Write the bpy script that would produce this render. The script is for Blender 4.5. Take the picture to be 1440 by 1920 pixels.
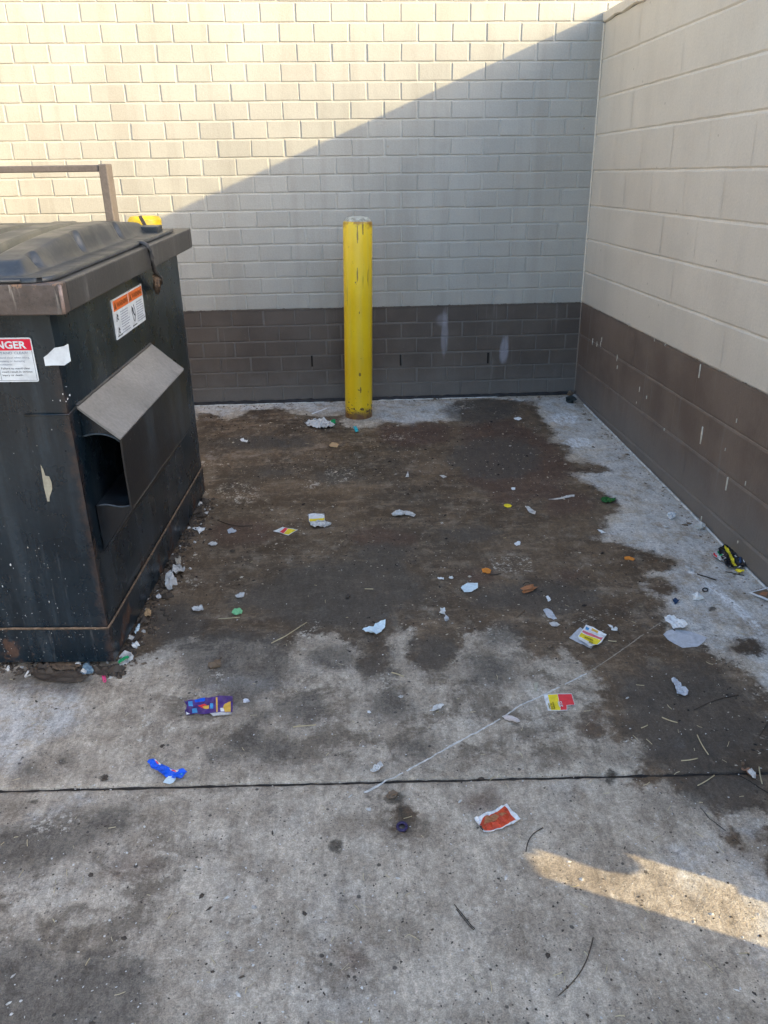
import bpy, bmesh, math, random
import numpy as np
from mathutils import Vector, Matrix, noise as mnoise
from mathutils.geometry import delaunay_2d_cdt
random.seed(7); RNG = np.random.default_rng(7)
for o in list(bpy.data.objects): bpy.data.objects.remove(o)
scene = bpy.context.scene
col = scene.collection
R = math.radians

# ------------------------------------------------------------------ camera
PW, PH, FPX = 1440, 1920, 1497.8
YAW, PITCH, ROLL = 0.0605, -0.3994, -0.0136
CAM = Vector((-1.673, -5.380, 1.4178))
_f = Vector((math.sin(YAW)*math.cos(PITCH), math.cos(YAW)*math.cos(PITCH), math.sin(PITCH)))
_r0 = Vector((math.cos(YAW), -math.sin(YAW), 0)); _u0 = _r0.cross(_f)
_r = _r0*math.cos(ROLL)+_u0*math.sin(ROLL); _u = -_r0*math.sin(ROLL)+_u0*math.cos(ROLL)
cam = bpy.data.cameras.new('camera'); camo = bpy.data.objects.new('camera', cam); col.objects.link(camo)
camo.matrix_world = Matrix(((_r.x,_u.x,-_f.x,CAM.x),(_r.y,_u.y,-_f.y,CAM.y),(_r.z,_u.z,-_f.z,CAM.z),(0,0,0,1)))
cam.sensor_fit = 'VERTICAL'; cam.sensor_height = 36; cam.sensor_width = 27
cam.lens = 36*FPX/PH; cam.clip_start = .02; cam.clip_end = 2000
scene.camera = camo
scene.render.resolution_x = 768; scene.render.resolution_y = 1024

# ------------------------------------------------------------------ sky and sun
SUN_DIR = Vector((-1.0, .495, -.405)).normalized()          # direction the light travels
w = bpy.data.worlds.new('World'); scene.world = w; w.use_nodes = True
wn = w.node_tree.nodes; bg = wn['Background']
sky = wn.new('ShaderNodeTexSky'); sky.sky_type = 'NISHITA'; sky.sun_disc = False
toS = -SUN_DIR
sky.sun_elevation = math.asin(toS.z); sky.sun_rotation = math.atan2(toS.x, toS.y)
sky.air_density = 1.0; sky.dust_density = 2.4; sky.ozone_density = 1.6
w.node_tree.links.new(sky.outputs[0], bg.inputs[0]); bg.inputs[1].default_value = .15
sun = bpy.data.lights.new('sun', 'SUN'); sun.energy = 2.0; sun.angle = R(.53); sun.color = (1, .80, .42)
suno = bpy.data.objects.new('sun', sun); col.objects.link(suno)
suno.rotation_euler = SUN_DIR.to_track_quat('-Z', 'Y').to_euler(); suno.location = (6, -6, 6)
vs = scene.view_settings; vs.view_transform = 'Standard'; vs.look = 'None'; vs.gamma = 1; vs.exposure = 2.2
vs.use_curve_mapping = False
scene.render.engine = 'CYCLES'

# ------------------------------------------------------------------ pixels to places
def G(y): return -.012 + .033*y                             # the pad falls 3.3 % towards the camera
def ray(px, py): return _f + _r*((px-PW/2)/FPX) - _u*((py-PH/2)/FPX)
def g(px, py, h=0.0):
    d = ray(px, py); t = (-.012+h+.033*CAM.y-CAM.z)/(d.z-.033*d.y); return CAM+d*t
def on_x(px, py, v=0.0):
    d = ray(px, py); return CAM+d*((v-CAM.x)/d.x)
def on_y(px, py, v=0.0):
    d = ray(px, py); return CAM+d*((v-CAM.y)/d.y)
def proj(q):
    v = Vector(q)-CAM; k = v.dot(_f)
    return (PW/2+FPX*v.dot(_r)/k, PH/2-FPX*v.dot(_u)/k)
def mpp(p): return (Vector(p)-CAM).dot(_f)/FPX              # metres per photo pixel there

# ------------------------------------------------------------------ objects
def link(o, parent=None):
    col.objects.link(o)
    if parent is not None: o.parent = parent
    return o
def tag(o, label=None, cat=None, group=None, kind=None):
    if label: o['label'] = label
    if cat: o['category'] = cat
    if group: o['group'] = group
    if kind: o['kind'] = kind
    return o
def empty(name, loc=(0,0,0)):
    o = bpy.data.objects.new(name, None); o.empty_display_size = .05; o.location = loc; return link(o)
def mesh(name, verts, faces, mats, parent=None, smooth=False, idx=None):
    me = bpy.data.meshes.new(name); me.from_pydata([tuple(v) for v in verts], [], [tuple(f) for f in faces])
    for m in (mats if isinstance(mats, (list, tuple)) else [mats]): me.materials.append(m)
    if idx is not None: me.polygons.foreach_set('material_index', idx)
    if smooth: me.polygons.foreach_set('use_smooth', [True]*len(me.polygons))
    me.update()
    return link(bpy.data.objects.new(name, me), parent)
class MB:
    def __init__(s): s.v = []; s.f = []
    def add(s, vs, fs):
        n = len(s.v); s.v += [Vector(v) for v in vs]; s.f += [tuple(i+n for i in f) for f in fs]; return s
    def box(s, lo, hi, bev=0.0):
        (x0,y0,z0),(x1,y1,z1) = lo, hi
        if bev <= 0:
            return s.add([(x0,y0,z0),(x1,y0,z0),(x1,y1,z0),(x0,y1,z0),(x0,y0,z1),(x1,y0,z1),(x1,y1,z1),(x0,y1,z1)],
                         [(3,2,1,0),(4,5,6,7),(0,1,5,4),(1,2,6,5),(2,3,7,6),(3,0,4,7)])
        bm = bmesh.new(); bmesh.ops.create_cube(bm, size=1)
        for v in bm.verts:
            v.co = Vector(((x0+x1)/2+v.co.x*(x1-x0), (y0+y1)/2+v.co.y*(y1-y0), (z0+z1)/2+v.co.z*(z1-z0)))
        bmesh.ops.bevel(bm, geom=bm.edges[:], offset=bev, segments=2, affect='EDGES', profile=.5)
        bm.verts.index_update()
        s.add([v.co.copy() for v in bm.verts], [[v.index for v in f.verts] for f in bm.faces]); bm.free(); return s
    def prism(s, pts, ext):
        """closed polygon pts extruded by vector ext"""
        n = len(pts); e = Vector(ext); a = [Vector(p) for p in pts]
        return s.add(a+[p+e for p in a], [tuple(range(n-1,-1,-1)), tuple(range(n,2*n))]+[(i,(i+1)%n,n+(i+1)%n,n+i) for i in range(n)])
    def tube(s, pts, r, seg=6, closed=False, taper=None):
        pts = [Vector(p) for p in pts]; n = len(pts); rings = []
        for i, p in enumerate(pts):
            a = pts[(i-1) % n] if (closed or i) else p; b = pts[(i+1) % n] if (closed or i < n-1) else p
            d = (b-a).normalized(); h = Vector((0,0,1)) if abs(d.z) < .9 else Vector((1,0,0))
            x = d.cross(h).normalized(); y = d.cross(x)
            rr = r if taper is None else r*taper[i]
            rings.append([p+x*(rr*math.cos(2*math.pi*k/seg))+y*(rr*math.sin(2*math.pi*k/seg)) for k in range(seg)])
        vs = [q for rg in rings for q in rg]; fs = []
        for i in range(n if closed else n-1):
            j = (i+1) % n
            for k in range(seg): fs.append((i*seg+k, i*seg+(k+1)%seg, j*seg+(k+1)%seg, j*seg+k))
        if not closed: fs += [tuple(range(seg-1,-1,-1)), tuple(range((n-1)*seg, n*seg))]
        return s.add(vs, fs)
    def build(s, name, mat, parent=None, smooth=False, M=None):
        v = [M@p for p in s.v] if M is not None else s.v
        return mesh(name, v, s.f, mat, parent, smooth)

# ------------------------------------------------------------------ material helper
class NT:
    def __init__(s, name):
        s.m = bpy.data.materials.new(name); s.m.use_nodes = True; s.t = s.m.node_tree
        s.b = s.t.nodes['Principled BSDF']; s._pos = None
    def node(s, ty, **kw):
        n = s.t.nodes.new(ty)
        for k, v in kw.items(): setattr(n, k, v)
        return n
    def put(s, sock, v):
        if isinstance(v, bpy.types.NodeSocket): s.t.links.new(v, sock)
        elif isinstance(v, (tuple, list)) and len(v) == 3 and len(sock.default_value) == 4: sock.default_value = (*v, 1)
        else: sock.default_value = v
    def pos(s):
        if s._pos is None: s._pos = s.node('ShaderNodeNewGeometry').outputs['Position']
        return s._pos
    def obj(s): return s.node('ShaderNodeTexCoord').outputs['Object']
    def rnd(s): return s.node('ShaderNodeObjectInfo').outputs['Random']
    def attr(s, name): return s.node('ShaderNodeAttribute', attribute_name=name).outputs['Fac']
    def math(s, op, a, b=0.0, c=0.0, clamp=False):
        n = s.node('ShaderNodeMath', operation=op, use_clamp=clamp)
        s.put(n.inputs[0], a); s.put(n.inputs[1], b)
        if len(n.inputs) > 2: s.put(n.inputs[2], c)
        return n.outputs[0]
    def add(s, *a):
        r = a[0]
        for x in a[1:]: r = s.math('ADD', r, x)
        return r
    def mul(s, a, b): return s.math('MULTIPLY', a, b)
    def step(s, v, lo, hi, a=0.0, b=1.0):
        n = s.node('ShaderNodeMapRange', interpolation_type='SMOOTHSTEP')
        for k, x in zip(('Value','From Min','From Max','To Min','To Max'), (v, lo, hi, a, b)): s.put(n.inputs[k], x)
        return n.outputs[0]
    def noise(s, scale, detail=3.0, rough=.55, vec=None, dist=0.0, stretch=None):
        n = s.node('ShaderNodeTexNoise')
        v = vec if vec is not None else s.pos()
        if stretch:
            mp = s.node('ShaderNodeMapping'); s.put(mp.inputs[0], v); mp.inputs['Scale'].default_value = stretch; v = mp.outputs[0]
        s.put(n.inputs['Vector'], v); s.put(n.inputs['Scale'], scale); s.put(n.inputs['Detail'], detail)
        s.put(n.inputs['Roughness'], rough); s.put(n.inputs['Distortion'], dist); return n.outputs['Fac']
    def noff(s, amp, *a, **k): return s.mul(s.math('SUBTRACT', s.noise(*a, **k), .5), amp)
    def vor(s, scale, feature='F1', out='Distance', vec=None, rand=1.0):
        n = s.node('ShaderNodeTexVoronoi', feature=feature); s.put(n.inputs['Vector'], vec if vec is not None else s.pos())
        s.put(n.inputs['Scale'], scale); s.put(n.inputs['Randomness'], rand); return n.outputs[out]
    def mix(s, f, a, b, blend='MIX'):
        n = s.node('ShaderNodeMix', data_type='RGBA', blend_type=blend)
        s.put(n.inputs[0], f); s.put(n.inputs[6], a); s.put(n.inputs[7], b); return n.outputs[2]
    def scale(s, c, f):
        n = s.node('ShaderNodeVectorMath', operation='SCALE')
        if isinstance(c, (tuple, list)): n.inputs[0].default_value = c
        else: s.put(n.inputs[0], c)
        s.put(n.inputs['Scale'], f); return n.outputs[0]
    def xyz(s, v=None):
        n = s.node('ShaderNodeSeparateXYZ'); s.put(n.inputs[0], v if v is not None else s.pos()); return n.outputs
    def blob(s, ax, a, bx, b, ra, rb):
        """soft ellipse 1 inside .. negative outside, from two scalar sockets"""
        p = s.math('DIVIDE', s.math('SUBTRACT', ax, a), ra); q = s.math('DIVIDE', s.math('SUBTRACT', bx, b), rb)
        return s.math('SUBTRACT', 1.0, s.math('SQRT', s.add(s.mul(p, p), s.mul(q, q))))
    def bump(s, h, dist, strength=1.0):
        n = s.node('ShaderNodeBump'); s.put(n.inputs['Height'], h); n.inputs['Distance'].default_value = dist
        n.inputs['Strength'].default_value = strength; s.t.links.new(n.outputs[0], s.b.inputs['Normal'])
    def done(s, color=None, rough=None, metal=None, spec=None):
        if color is not None: s.put(s.b.inputs['Base Color'], color)
        if rough is not None: s.put(s.b.inputs['Roughness'], rough)
        if metal is not None: s.put(s.b.inputs['Metallic'], metal)
        if spec is not None: s.put(s.b.inputs['Specular IOR Level'], spec)
        return s.m
def plain(name, c, rough=.7, var=.18, scale=40, bump=.0, spec=.3, dirt=0.0, metal=0.0):
    n = NT(name); f = n.step(n.noise(scale, 4, .6, vec=n.obj()), .25, .75, 1-var, 1+var)
    cc = n.scale(c, f)
    if dirt: cc = n.mix(n.mul(n.step(n.noise(scale*.6, 5, .65, vec=n.obj()), .42, .7), dirt), cc, (.10,.085,.065))
    if bump: n.bump(n.noise(scale*2, 4, .6, vec=n.obj()), bump)
    return n.done(cc, rough, metal, spec)

# ================================================================== STAIN FIELDS on the pad
def polypx(pts): return np.array([g(*p)[:2] for p in pts])
def disc(cx, cy, rx, ry, n=12): return [(cx+rx*math.cos(2*math.pi*i/n), cy+ry*math.sin(2*math.pi*i/n)) for i in range(n)]
def sdist(P, poly):
    d = np.full(len(P), 1e9); ins = np.zeros(len(P), bool); n = len(poly)
    for i in range(n):
        a, b = poly[i], poly[(i+1) % n]; e = b-a; q = P-a
        t = np.clip((q@e)/max(e@e, 1e-12), 0, 1); dd = q-t[:,None]*e; d = np.minimum(d, (dd*dd).sum(1))
        c = ((a[1] > P[:,1]) != (b[1] > P[:,1])) & (P[:,0] < (b[0]-a[0])*(P[:,1]-a[1])/(b[1]-a[1]+1e-15)+a[0])
        ins ^= c
    d = np.sqrt(d); return np.where(ins, d, -d)
WET = [[(366,790),(372,772),(430,788),(470,768),(520,764),(560,774),(600,784),(640,778),(652,802),(700,802),(730,790),(770,800),(800,792),(862,786),(847,751),(924,747),(996,753),(1009,764),(1018,791),(1044,813),
        (1031,829),(1067,836),(1067,862),(1120,871),(1147,884),(1062,887),(1120,916),(1173,951),(1129,973),(1120,1013),(1182,1027),(1200,1040),
        (1280,1051),(1253,1064),(1209,1076),(1200,1098),(1227,1122),(1250,1126),(1246,1156),(1270,1190),(1320,1205),(1350,1227),(1374,1234),(1398,1248),
        (1409,1260),(1425,1290),(1500,1330),(1500,1520),(1445,1528),(1360,1522),(1372,1560),(1410,1600),(1361,1562),(1313,1515),(1260,1489),(1245,1457),
        (1205,1452),(1197,1435),(1192,1392),(1157,1385),(1152,1364),(1138,1328),(1126,1307),(1131,1284),(1094,1256),(1066,1227),(1052,1214),(1045,1235),
        (1006,1235),(984,1211),(948,1174),(905,1177),(887,1193),(859,1223),(826,1254),(764,1240),(770,1180),(735,1195),(731,1255),(670,1245),(665,1218),
        (617,1192),(575,1197),(540,1212),(470,1200),(400,1195),(330,1190),(270,1230),(215,1250),(150,1200),(300,900)]]
WET += [disc(1236,1100,24,14), disc(1388,1216,40,14), disc(1110,1356,17,24), disc(755,1535,19,34), disc(1190,1046,40,9), disc(1212,1460,40,16), disc(1460,1600,36,50), disc(708,1232,30,24), disc(800,1228,50,30)]
SPOT = [disc(1335,1142,9,6), disc(738,1497,20,13), [(745,1505),(760,1512),(770,1535),(775,1558),(760,1565),(748,1540)], disc(1145,1456,11,17), [(618,1580),(626,1571),(640,1572),(646,1583),(643,1598),(628,1602),(616,1592)],
        disc(196,1459,11,8), disc(118,1428,10,7), disc(60,1500,14,7), disc(375,1795,16,6), disc(392,1778,6,8)]
PATCHY = [[(300,1190),(560,1180),(1050,1215),(1130,1290),(1160,1400),(1180,1450),(900,1452),(500,1452),(330,1420),(280,1330)], [(-80,1500),(260,1500),(420,1590),(330,1700),(310,1800),(310,1990),(-80,1990)],
          [(640,1460),(830,1460),(800,1600),(700,1600)], [(560,1740),(720,1740),(720,1900),(560,1900)], [(0,1260),(330,1260),(300,1300),(120,1300)]]
DARK = [[(100,1535),(240,1508),(262,1540),(150,1600),(60,1640),(0,1650),(-60,1640),(-60,1560)],
        [(-80,1770),(60,1750),(140,1790),(200,1770),(300,1830),(285,1900),(230,1960),(-80,1990)],
        [(700,1300),(745,1285),(775,1320),(765,1350),(720,1355),(690,1335)], [(670,1240),(735,1215),(740,1260),(690,1280)],
        [(765,1205),(820,1185),(860,1215),(830,1260),(770,1250)], disc(785,1402,40,22), disc(440,1205,70,26), disc(620,1230,50,22),
        [(560,1060),(760,1040),(800,1110),(700,1180),(560,1170),(420,1130)], disc(80,1275,90,22), disc(330,1170,50,40), disc(420,1420,26,14), disc(490,1345,22,16),
        disc(940,1190,40,20), disc(510,1400,40,30), disc(880,1000,60,16), disc(520,885,40,9), disc(630,895,45,14), disc(900,770,70,22), disc(500,830,90,14),
        disc(60,1445,24,18), disc(118,1425,14,10), disc(720,1040,60,20), disc(1350,1480,80,40), [(1150,1270),(1300,1240),(1400,1290),(1450,1400),(1300,1450),(1200,1420)], disc(930,860,90,40), disc(1000,1120,120,30), [(330,1200),(520,1190),(560,1260),(470,1330),(360,1290)], disc(560,1330,50,30), disc(470,1390,40,30), [(870,1230),(980,1240),(960,1290),(880,1280)]]
PALE = [[(1003,745),(1075,742),(1110,778),(1200,868),(1300,968),(1400,1068),(1500,1160),(1500,1300),(1425,1290),(1398,1248),(1350,1227),(1320,1205),(1246,1156),(1250,1126),
         (1200,1098),(1253,1064),(1280,1051),(1182,1027),(1120,1013),(1173,951),(1062,887),(1120,871),(1067,850),(1018,791)],
        [(360,752),(520,750),(648,750),(655,768),(600,776),(520,764),(440,772),(400,790),(366,792)], [(692,752),(780,750),(852,752),(868,770),(840,788),(770,792),(705,790)],
        [(930,746),(1000,745),(990,760),(950,762)], [(-60,1290),(60,1270),(140,1290),(170,1340),(110,1380),(40,1420),(-60,1430)], [(20,1560),(60,1520),(140,1495),(120,1540),(60,1575),(10,1600)],
        [(1330,1520),(1440,1522),(1470,1560),(1400,1560)], disc(1340,1640,60,20), [(1380,1640),(1500,1700),(1500,1850),(1420,1800)], disc(460,1280,60,20), disc(390,850,60,16)]
STREAK = [[(1286,1072),(1300,1066),(1345,1100),(1385,1130),(1410,1150),(1438,1190),(1420,1192),(1380,1150),(1340,1118)], disc(1060,785,30,12), disc(1085,830,30,10)]
RUST = [[(860,800),(960,785),(1040,830),(1080,880),(1050,930),(940,950),(870,900)], [(1000,900),(1110,930),(1120,960),(1030,970)], disc(720,1010,70,20), disc(1066,1079,24,11), [(700,800),(800,790),(850,800),(840,830),(760,840),(710,825)], disc(1110,1358,14,18), disc(455,1000,70,26), disc(900,1080,40,14), disc(250,1620,40,20), disc(905,1500,30,16), disc(660,1790,22,20), disc(80,1200,60,40)]
FLAKE = [[(258,1388),(262,1360),(285,1352),(300,1360),(332,1364),(318,1378),(290,1388)], [(383,1262),(395,1256),(434,1258),(432,1266),(400,1276)],
         [(545,1203),(562,1182),(575,1170),(602,1165),(590,1180),(575,1200)], disc(714,1278,14,9), disc(712,1277,9,10), [(1072,1168),(1085,1158),(1128,1148),(1120,1160),(1085,1170)],
         disc(1033,1160,14,6), disc(590,910,28,10), disc(445,925,40,20), disc(960,1058,40,16), [(905,1184),(925,1172),(948,1174),(936,1200)], disc(872,1186,18,6),
         disc(640,890,26,12), disc(1408,1262,12,16), disc(1432,1305,14,14), disc(1395,1248,14,8), disc(1090,845,18,7), disc(740,820,24,5), disc(850,760,40,10), disc(560,768,24,6),
         disc(258,1490,14,8), disc(100,1545,50,16), disc(1088,1158,10,5), disc(345,1095,40,14), disc(375,935,16,16), disc(395,870,26,5), disc(1440,1390,6,4), disc(1190,1395,18,8), disc(1385,1530,30,10)]
def fields(P):
    out = {}
    for nm, L in (('wet', WET), ('spot', SPOT), ('patchy', PATCHY), ('grime', DARK), ('pale', PALE), ('streak', STREAK), ('rust', RUST), ('flake', FLAKE)):
        d = np.full(len(P), -.5)
        for pl in L: d = np.maximum(d, sdist(P, polypx(pl)))
        out[nm] = np.clip(d, -.5, .5)
    return out

# ------------------------------------------------------------------ concrete material
def concrete():
    n = NT('concrete')
    wet, gr, pale, stk, rust, flk, spt = (n.attr(a) for a in ('wet','grime','pale','streak','rust','flake','spot'))
    n2, n7, n25 = n.noise(2.4, 6, .68), n.noise(8, 7, .72), n.noise(30, 6, .72, dist=.3)
    n90, n260 = n.noise(95, 4, .7), n.noise(300, 2, .6)
    trow = n.noise(34, 5, .7, stretch=(1.2, .3, 1), dist=.8)
    base = n.mix(n.step(n7, .34, .64), (.300,.244,.183), (.505,.428,.335))
    base = n.mix(n.mul(n.step(n2, .50, .66), .6), base, (.275,.222,.168))
    base = n.mix(n.mul(n.step(n2, .46, .32), .4), base, (.52,.475,.41))
    base = n.mix(n.mul(n.step(n25, .55, .68), .5), base, (.185,.148,.115))
    base = n.mix(n.mul(n.step(n25, .43, .31), .45), base, (.64,.57,.475))
    grain = n.mul(n.step(n260, .25, .75, .74, 1.22), n.mul(n.step(n90, .25, .75, .74, 1.20), n.step(trow, .25, .75, .78, 1.18)))
    # pale mineral bloom
    pm = n.mul(n.step(n.add(pale, n.noff(.36, 5, 6, .7), n.noff(.10, 30, 4, .7)), -.05, .07), n.step(n.noise(11, 7, .76), .36, .58, .08, 1.0))
    base = n.mix(n.mul(pm, .60), base, (.62,.62,.605))
    sm = n.mul(n.step(n.add(stk, n.noff(.05, 22, 4, .7), n.noff(.03, 80, 3, .7)), -.008, .02), n.step(n.noise(45, 5, .75, stretch=(1,.5,1)), .40, .58))
    base = n.mix(n.mul(sm, .8), base, (.78,.79,.79))
    # damp brown soil
    wm = n.step(n.add(wet, n.noff(.20, 6.5, 6, .68), n.noff(.13, 22, 5, .7), n.noff(.05, 80, 3, .7)), -.020, .024)
    wc = n.mix(n.step(n.noise(3.6, 7, .7, stretch=(.8,1.2,1)), .36, .64), (.062,.038,.021), (.142,.094,.056))
    wc = n.mix(n.mul(n.step(n.noise(7.5, 7, .78, stretch=(.5,1.3,1), dist=.5), .50, .66), .60), wc, (.275,.200,.135))
    wc = n.mix(n.mul(n.step(n.noise(1.9, 5, .62), .50, .62), .6), wc, (.050,.037,.026))
    wc = n.mix(n.mul(n.step(n25, .55, .68), .55), wc, (.29,.215,.150)); wc = n.mix(n.mul(n.step(n25, .43, .32), .55), wc, (.040,.030,.022))
    base = n.mix(n.mul(wm, n.step(n.noise(13, 6, .76), .30, .52, .66, .98)), base, wc)
    sm2 = n.step(n.add(spt, n.noff(.026, 30, 5, .68), n.noff(.012, 110, 2)), -.004, .006)
    base = n.mix(n.mul(sm2, n.step(n25, .3, .6, .98, .72)), base, (.040,.032,.022))
    pt = n.mul(n.step(n.add(n.attr('patchy'), n.noff(.2, 5, 4, .6)), -.06, .10), n.step(n.add(n.noise(6.5, 7, .74, dist=.4), n.noff(.12, 60, 3, .7)), .47, .60))
    base = n.mix(n.mul(pt, .70), base, (.118,.090,.064))
    rm = n.mul(n.step(n.add(rust, n.noff(.12, 9, 5, .65), n.noff(.05, 50, 3, .6)), -.04, .06), .62)
    base = n.mix(rm, base, (.088,.046,.033))
    gm = n.mul(n.step(n.add(gr, n.noff(.20, 8, 6, .7), n.noff(.09, 40, 4, .7)), -.05, .05), .72)
    base = n.mix(gm, base, (.078,.066,.054))
    # scattered small stains, black gum and pits, white specks
    sp = n.mul(n.step(n.noise(11, 5, .72), .60, .72), .5); base = n.mix(sp, base, (.12,.105,.09))
    gum = n.step(n.add(n.vor(13), n.noff(.09, 60, 3)), .075, .05); base = n.mix(n.mul(gum, .8), base, (.045,.04,.036))
    pit = n.step(n.add(n.vor(52), n.noff(.1, 200, 2)), .13, .08); base = n.mix(n.mul(pit, .75), base, (.06,.052,.045))
    fm = n.mul(n.step(n.add(flk, n.noff(.13, 20, 5, .7)), -.03, .02), n.step(n.add(n.mul(n25, .55), n.mul(n90, .45)), .53, .58))
    base = n.mix(n.mul(fm, .62), base, (.62,.57,.48))
    wsp = n.step(n.add(n.vor(38), n.noff(.08, 150, 2)), .085, .05); base = n.mix(n.mul(wsp, .55), base, (.62,.60,.55))
    base = n.scale(base, grain)
    h = n.add(n.mul(n90, .7), n.mul(n260, .45))
    n.bump(h, .0035, .9)
    return n.done(base, n.step(wm, 0, 1, .93, .62), 0, .35)
M_CONC = concrete()

# ------------------------------------------------------------------ pad in two slabs with an open dirt-filled joint
def joint_y(x): return -3.585-.0437*(x+2.634)
def axis(lo, f0, f1, hi, fine, coarse):
    a = [np.linspace(lo, f0, max(2, int((f0-lo)/coarse)+1))[:-1]] if lo < f0 else []
    a += [np.linspace(f0, f1, int(round((f1-f0)/fine))+1)]
    if hi > f1: a += [np.linspace(f1, hi, max(2, int((hi-f1)/coarse)+1))[1:]]
    return np.concatenate(a)
ground = mesh('ground', [(-300,-300,-.42),(300,-300,-.42),(300,300,-.42),(-300,300,-.42)], [(0,1,2,3)], plain('asphalt', (.06,.058,.055), .95, .3, 3))
tag(ground, 'dark ground sheet spreading out below the concrete pad', kind='structure')
pad = empty('concrete_pad', (-1.7, -3.6, G(-3.6))); tag(pad, 'stained concrete pad of two slabs with a joint across', kind='structure')
pad_inv = Matrix.Translation(pad.location).inverted()
def slab(side):
    xs = axis(-7.4, -3.7, .02, .02, .02, .35)
    if side > 0: ts = axis(0, 0, 3.75, 3.75, .02, .3)
    else: ts = axis(0, 0, 1.2, 5.6, .02, .4)
    ts = np.insert(ts, 1, .006)
    nx, nt = len(xs), len(ts)
    V = np.zeros((nt+1, nx, 3))
    for i, x in enumerate(xs):
        # ragged edge on both sides of the open joint
        e = .0052 + .0038*mnoise.noise((x*38, side*3.1, 0)) + .007*max(0, mnoise.noise((x*9, side*7.7, 2))) + .002*mnoise.noise((x*140, side, 5))
        j = joint_y(x); y1 = .06
        for k, t in enumerate(ts):
            y = j+e+(y1-j-e)*t/3.75 if side > 0 else j-e-t
            z = G(y)
            if k == 0: z -= .003
            V[k+1, i] = (x, y, z)
        V[0, i] = (x, j+side*e, G(j)-.10)
    P = V.reshape(-1, 3); F = []
    for k in range(nt):
        for i in range(nx-1):
            a = k*nx+i; q = (a, a+1, a+nx+1, a+nx)
            F.append(q if side > 0 else q[::-1])
    o = mesh('slab', [pad_inv@Vector(p) for p in P], F, M_CONC, pad, True)
    for nm, val in fields(P[:, :2]).items():
        o.data.attributes.new(nm, 'FLOAT', 'POINT').data.foreach_set('value', val.astype(np.float32))
    return o
slab(1); slab(-1)
M_DIRT = plain('joint_dirt', (.035,.030,.025), .95, .5, 60, .004)
bm_ = MB(); xs = np.linspace(-7.3, .0, 240); vs_ = []
for i, x in enumerate(xs):
    z = G(joint_y(x))-.007+.003*mnoise.noise((x*30, 1, 1)); vs_ += [(x, joint_y(x)+.02, z), (x, joint_y(x)-.02, z)]
bm_.add(vs_, [(2*i, 2*i+1, 2*i+3, 2*i+2) for i in range(len(xs)-1)]).build('joint_fill', M_DIRT, pad, M=pad_inv)
# crack running off the joint at the right, and the chalky line crossing the pad
def ragged_strip(name, px, w0, mat, h, seed, gaps=0.0, step=.012):
    pts = [g(*p) for p in px]; L = [0]
    for a, b in zip(pts, pts[1:]): L.append(L[-1]+(b-a).length)
    vs, fs = [], []; n = int(L[-1]/step); prev = False
    for i in range(n+1):
        s = L[-1]*i/n; k = max(j for j in range(len(L)-1) if L[j] <= s+1e-9); t = (s-L[k])/(L[k+1]-L[k])
        p = pts[k].lerp(pts[k+1], t); d = (pts[k+1]-pts[k]).normalized(); nn = Vector((-d.y, d.x, 0))
        a = w0*(.55+.55*abs(mnoise.noise((s*60, seed, 0)))+.3*mnoise.noise((s*14, seed, 4))); sh = w0*.35*mnoise.noise((s*45, seed, 9))
        if mnoise.noise((s*26, seed, 20)) < gaps-.55: prev = False; continue
        for q in (p+nn*(sh-a/2), p+nn*(sh+a/2)): vs.append((q.x, q.y, G(q.y)+h))
        m = len(vs)
        if prev: fs.append((m-4, m-3, m-1, m-2))
        prev = True
    return mesh(name, [pad_inv@Vector(v) for v in vs], [f[::-1] for f in fs], mat, pad)
M_CHALK = plain('chalk', (.56,.54,.50), .95, .3, 90)
CH = [(682,1486),(700,1479),(722,1465),(745,1455),(800,1425),(852,1395),(900,1370),(935,1350),(975,1323),(1020,1303),(1060,1283),(1100,1263),(1140,1237),(1180,1209),(1210,1187),(1238,1168)]
ragged_strip('chalk_line', CH[:12], .0085, M_CHALK, .0008, 1, .20, .006)
ragged_strip('chalk_line', CH[11:], .0065, plain('damp_chalk', (.30,.255,.20), .9, .3, 90), .0007, 5, .30, .006)
ragged_strip('crack', [(1372,1451),(1392,1457),(1410,1468),(1426,1479),(1445,1490),(1480,1520)], .006, M_DIRT, .0009, 2, 0)
ragged_strip('crack', [(1313,1515),(1330,1535),(1358,1556),(1390,1584)], .0035, M_DIRT, .0009, 3, .2)

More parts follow.
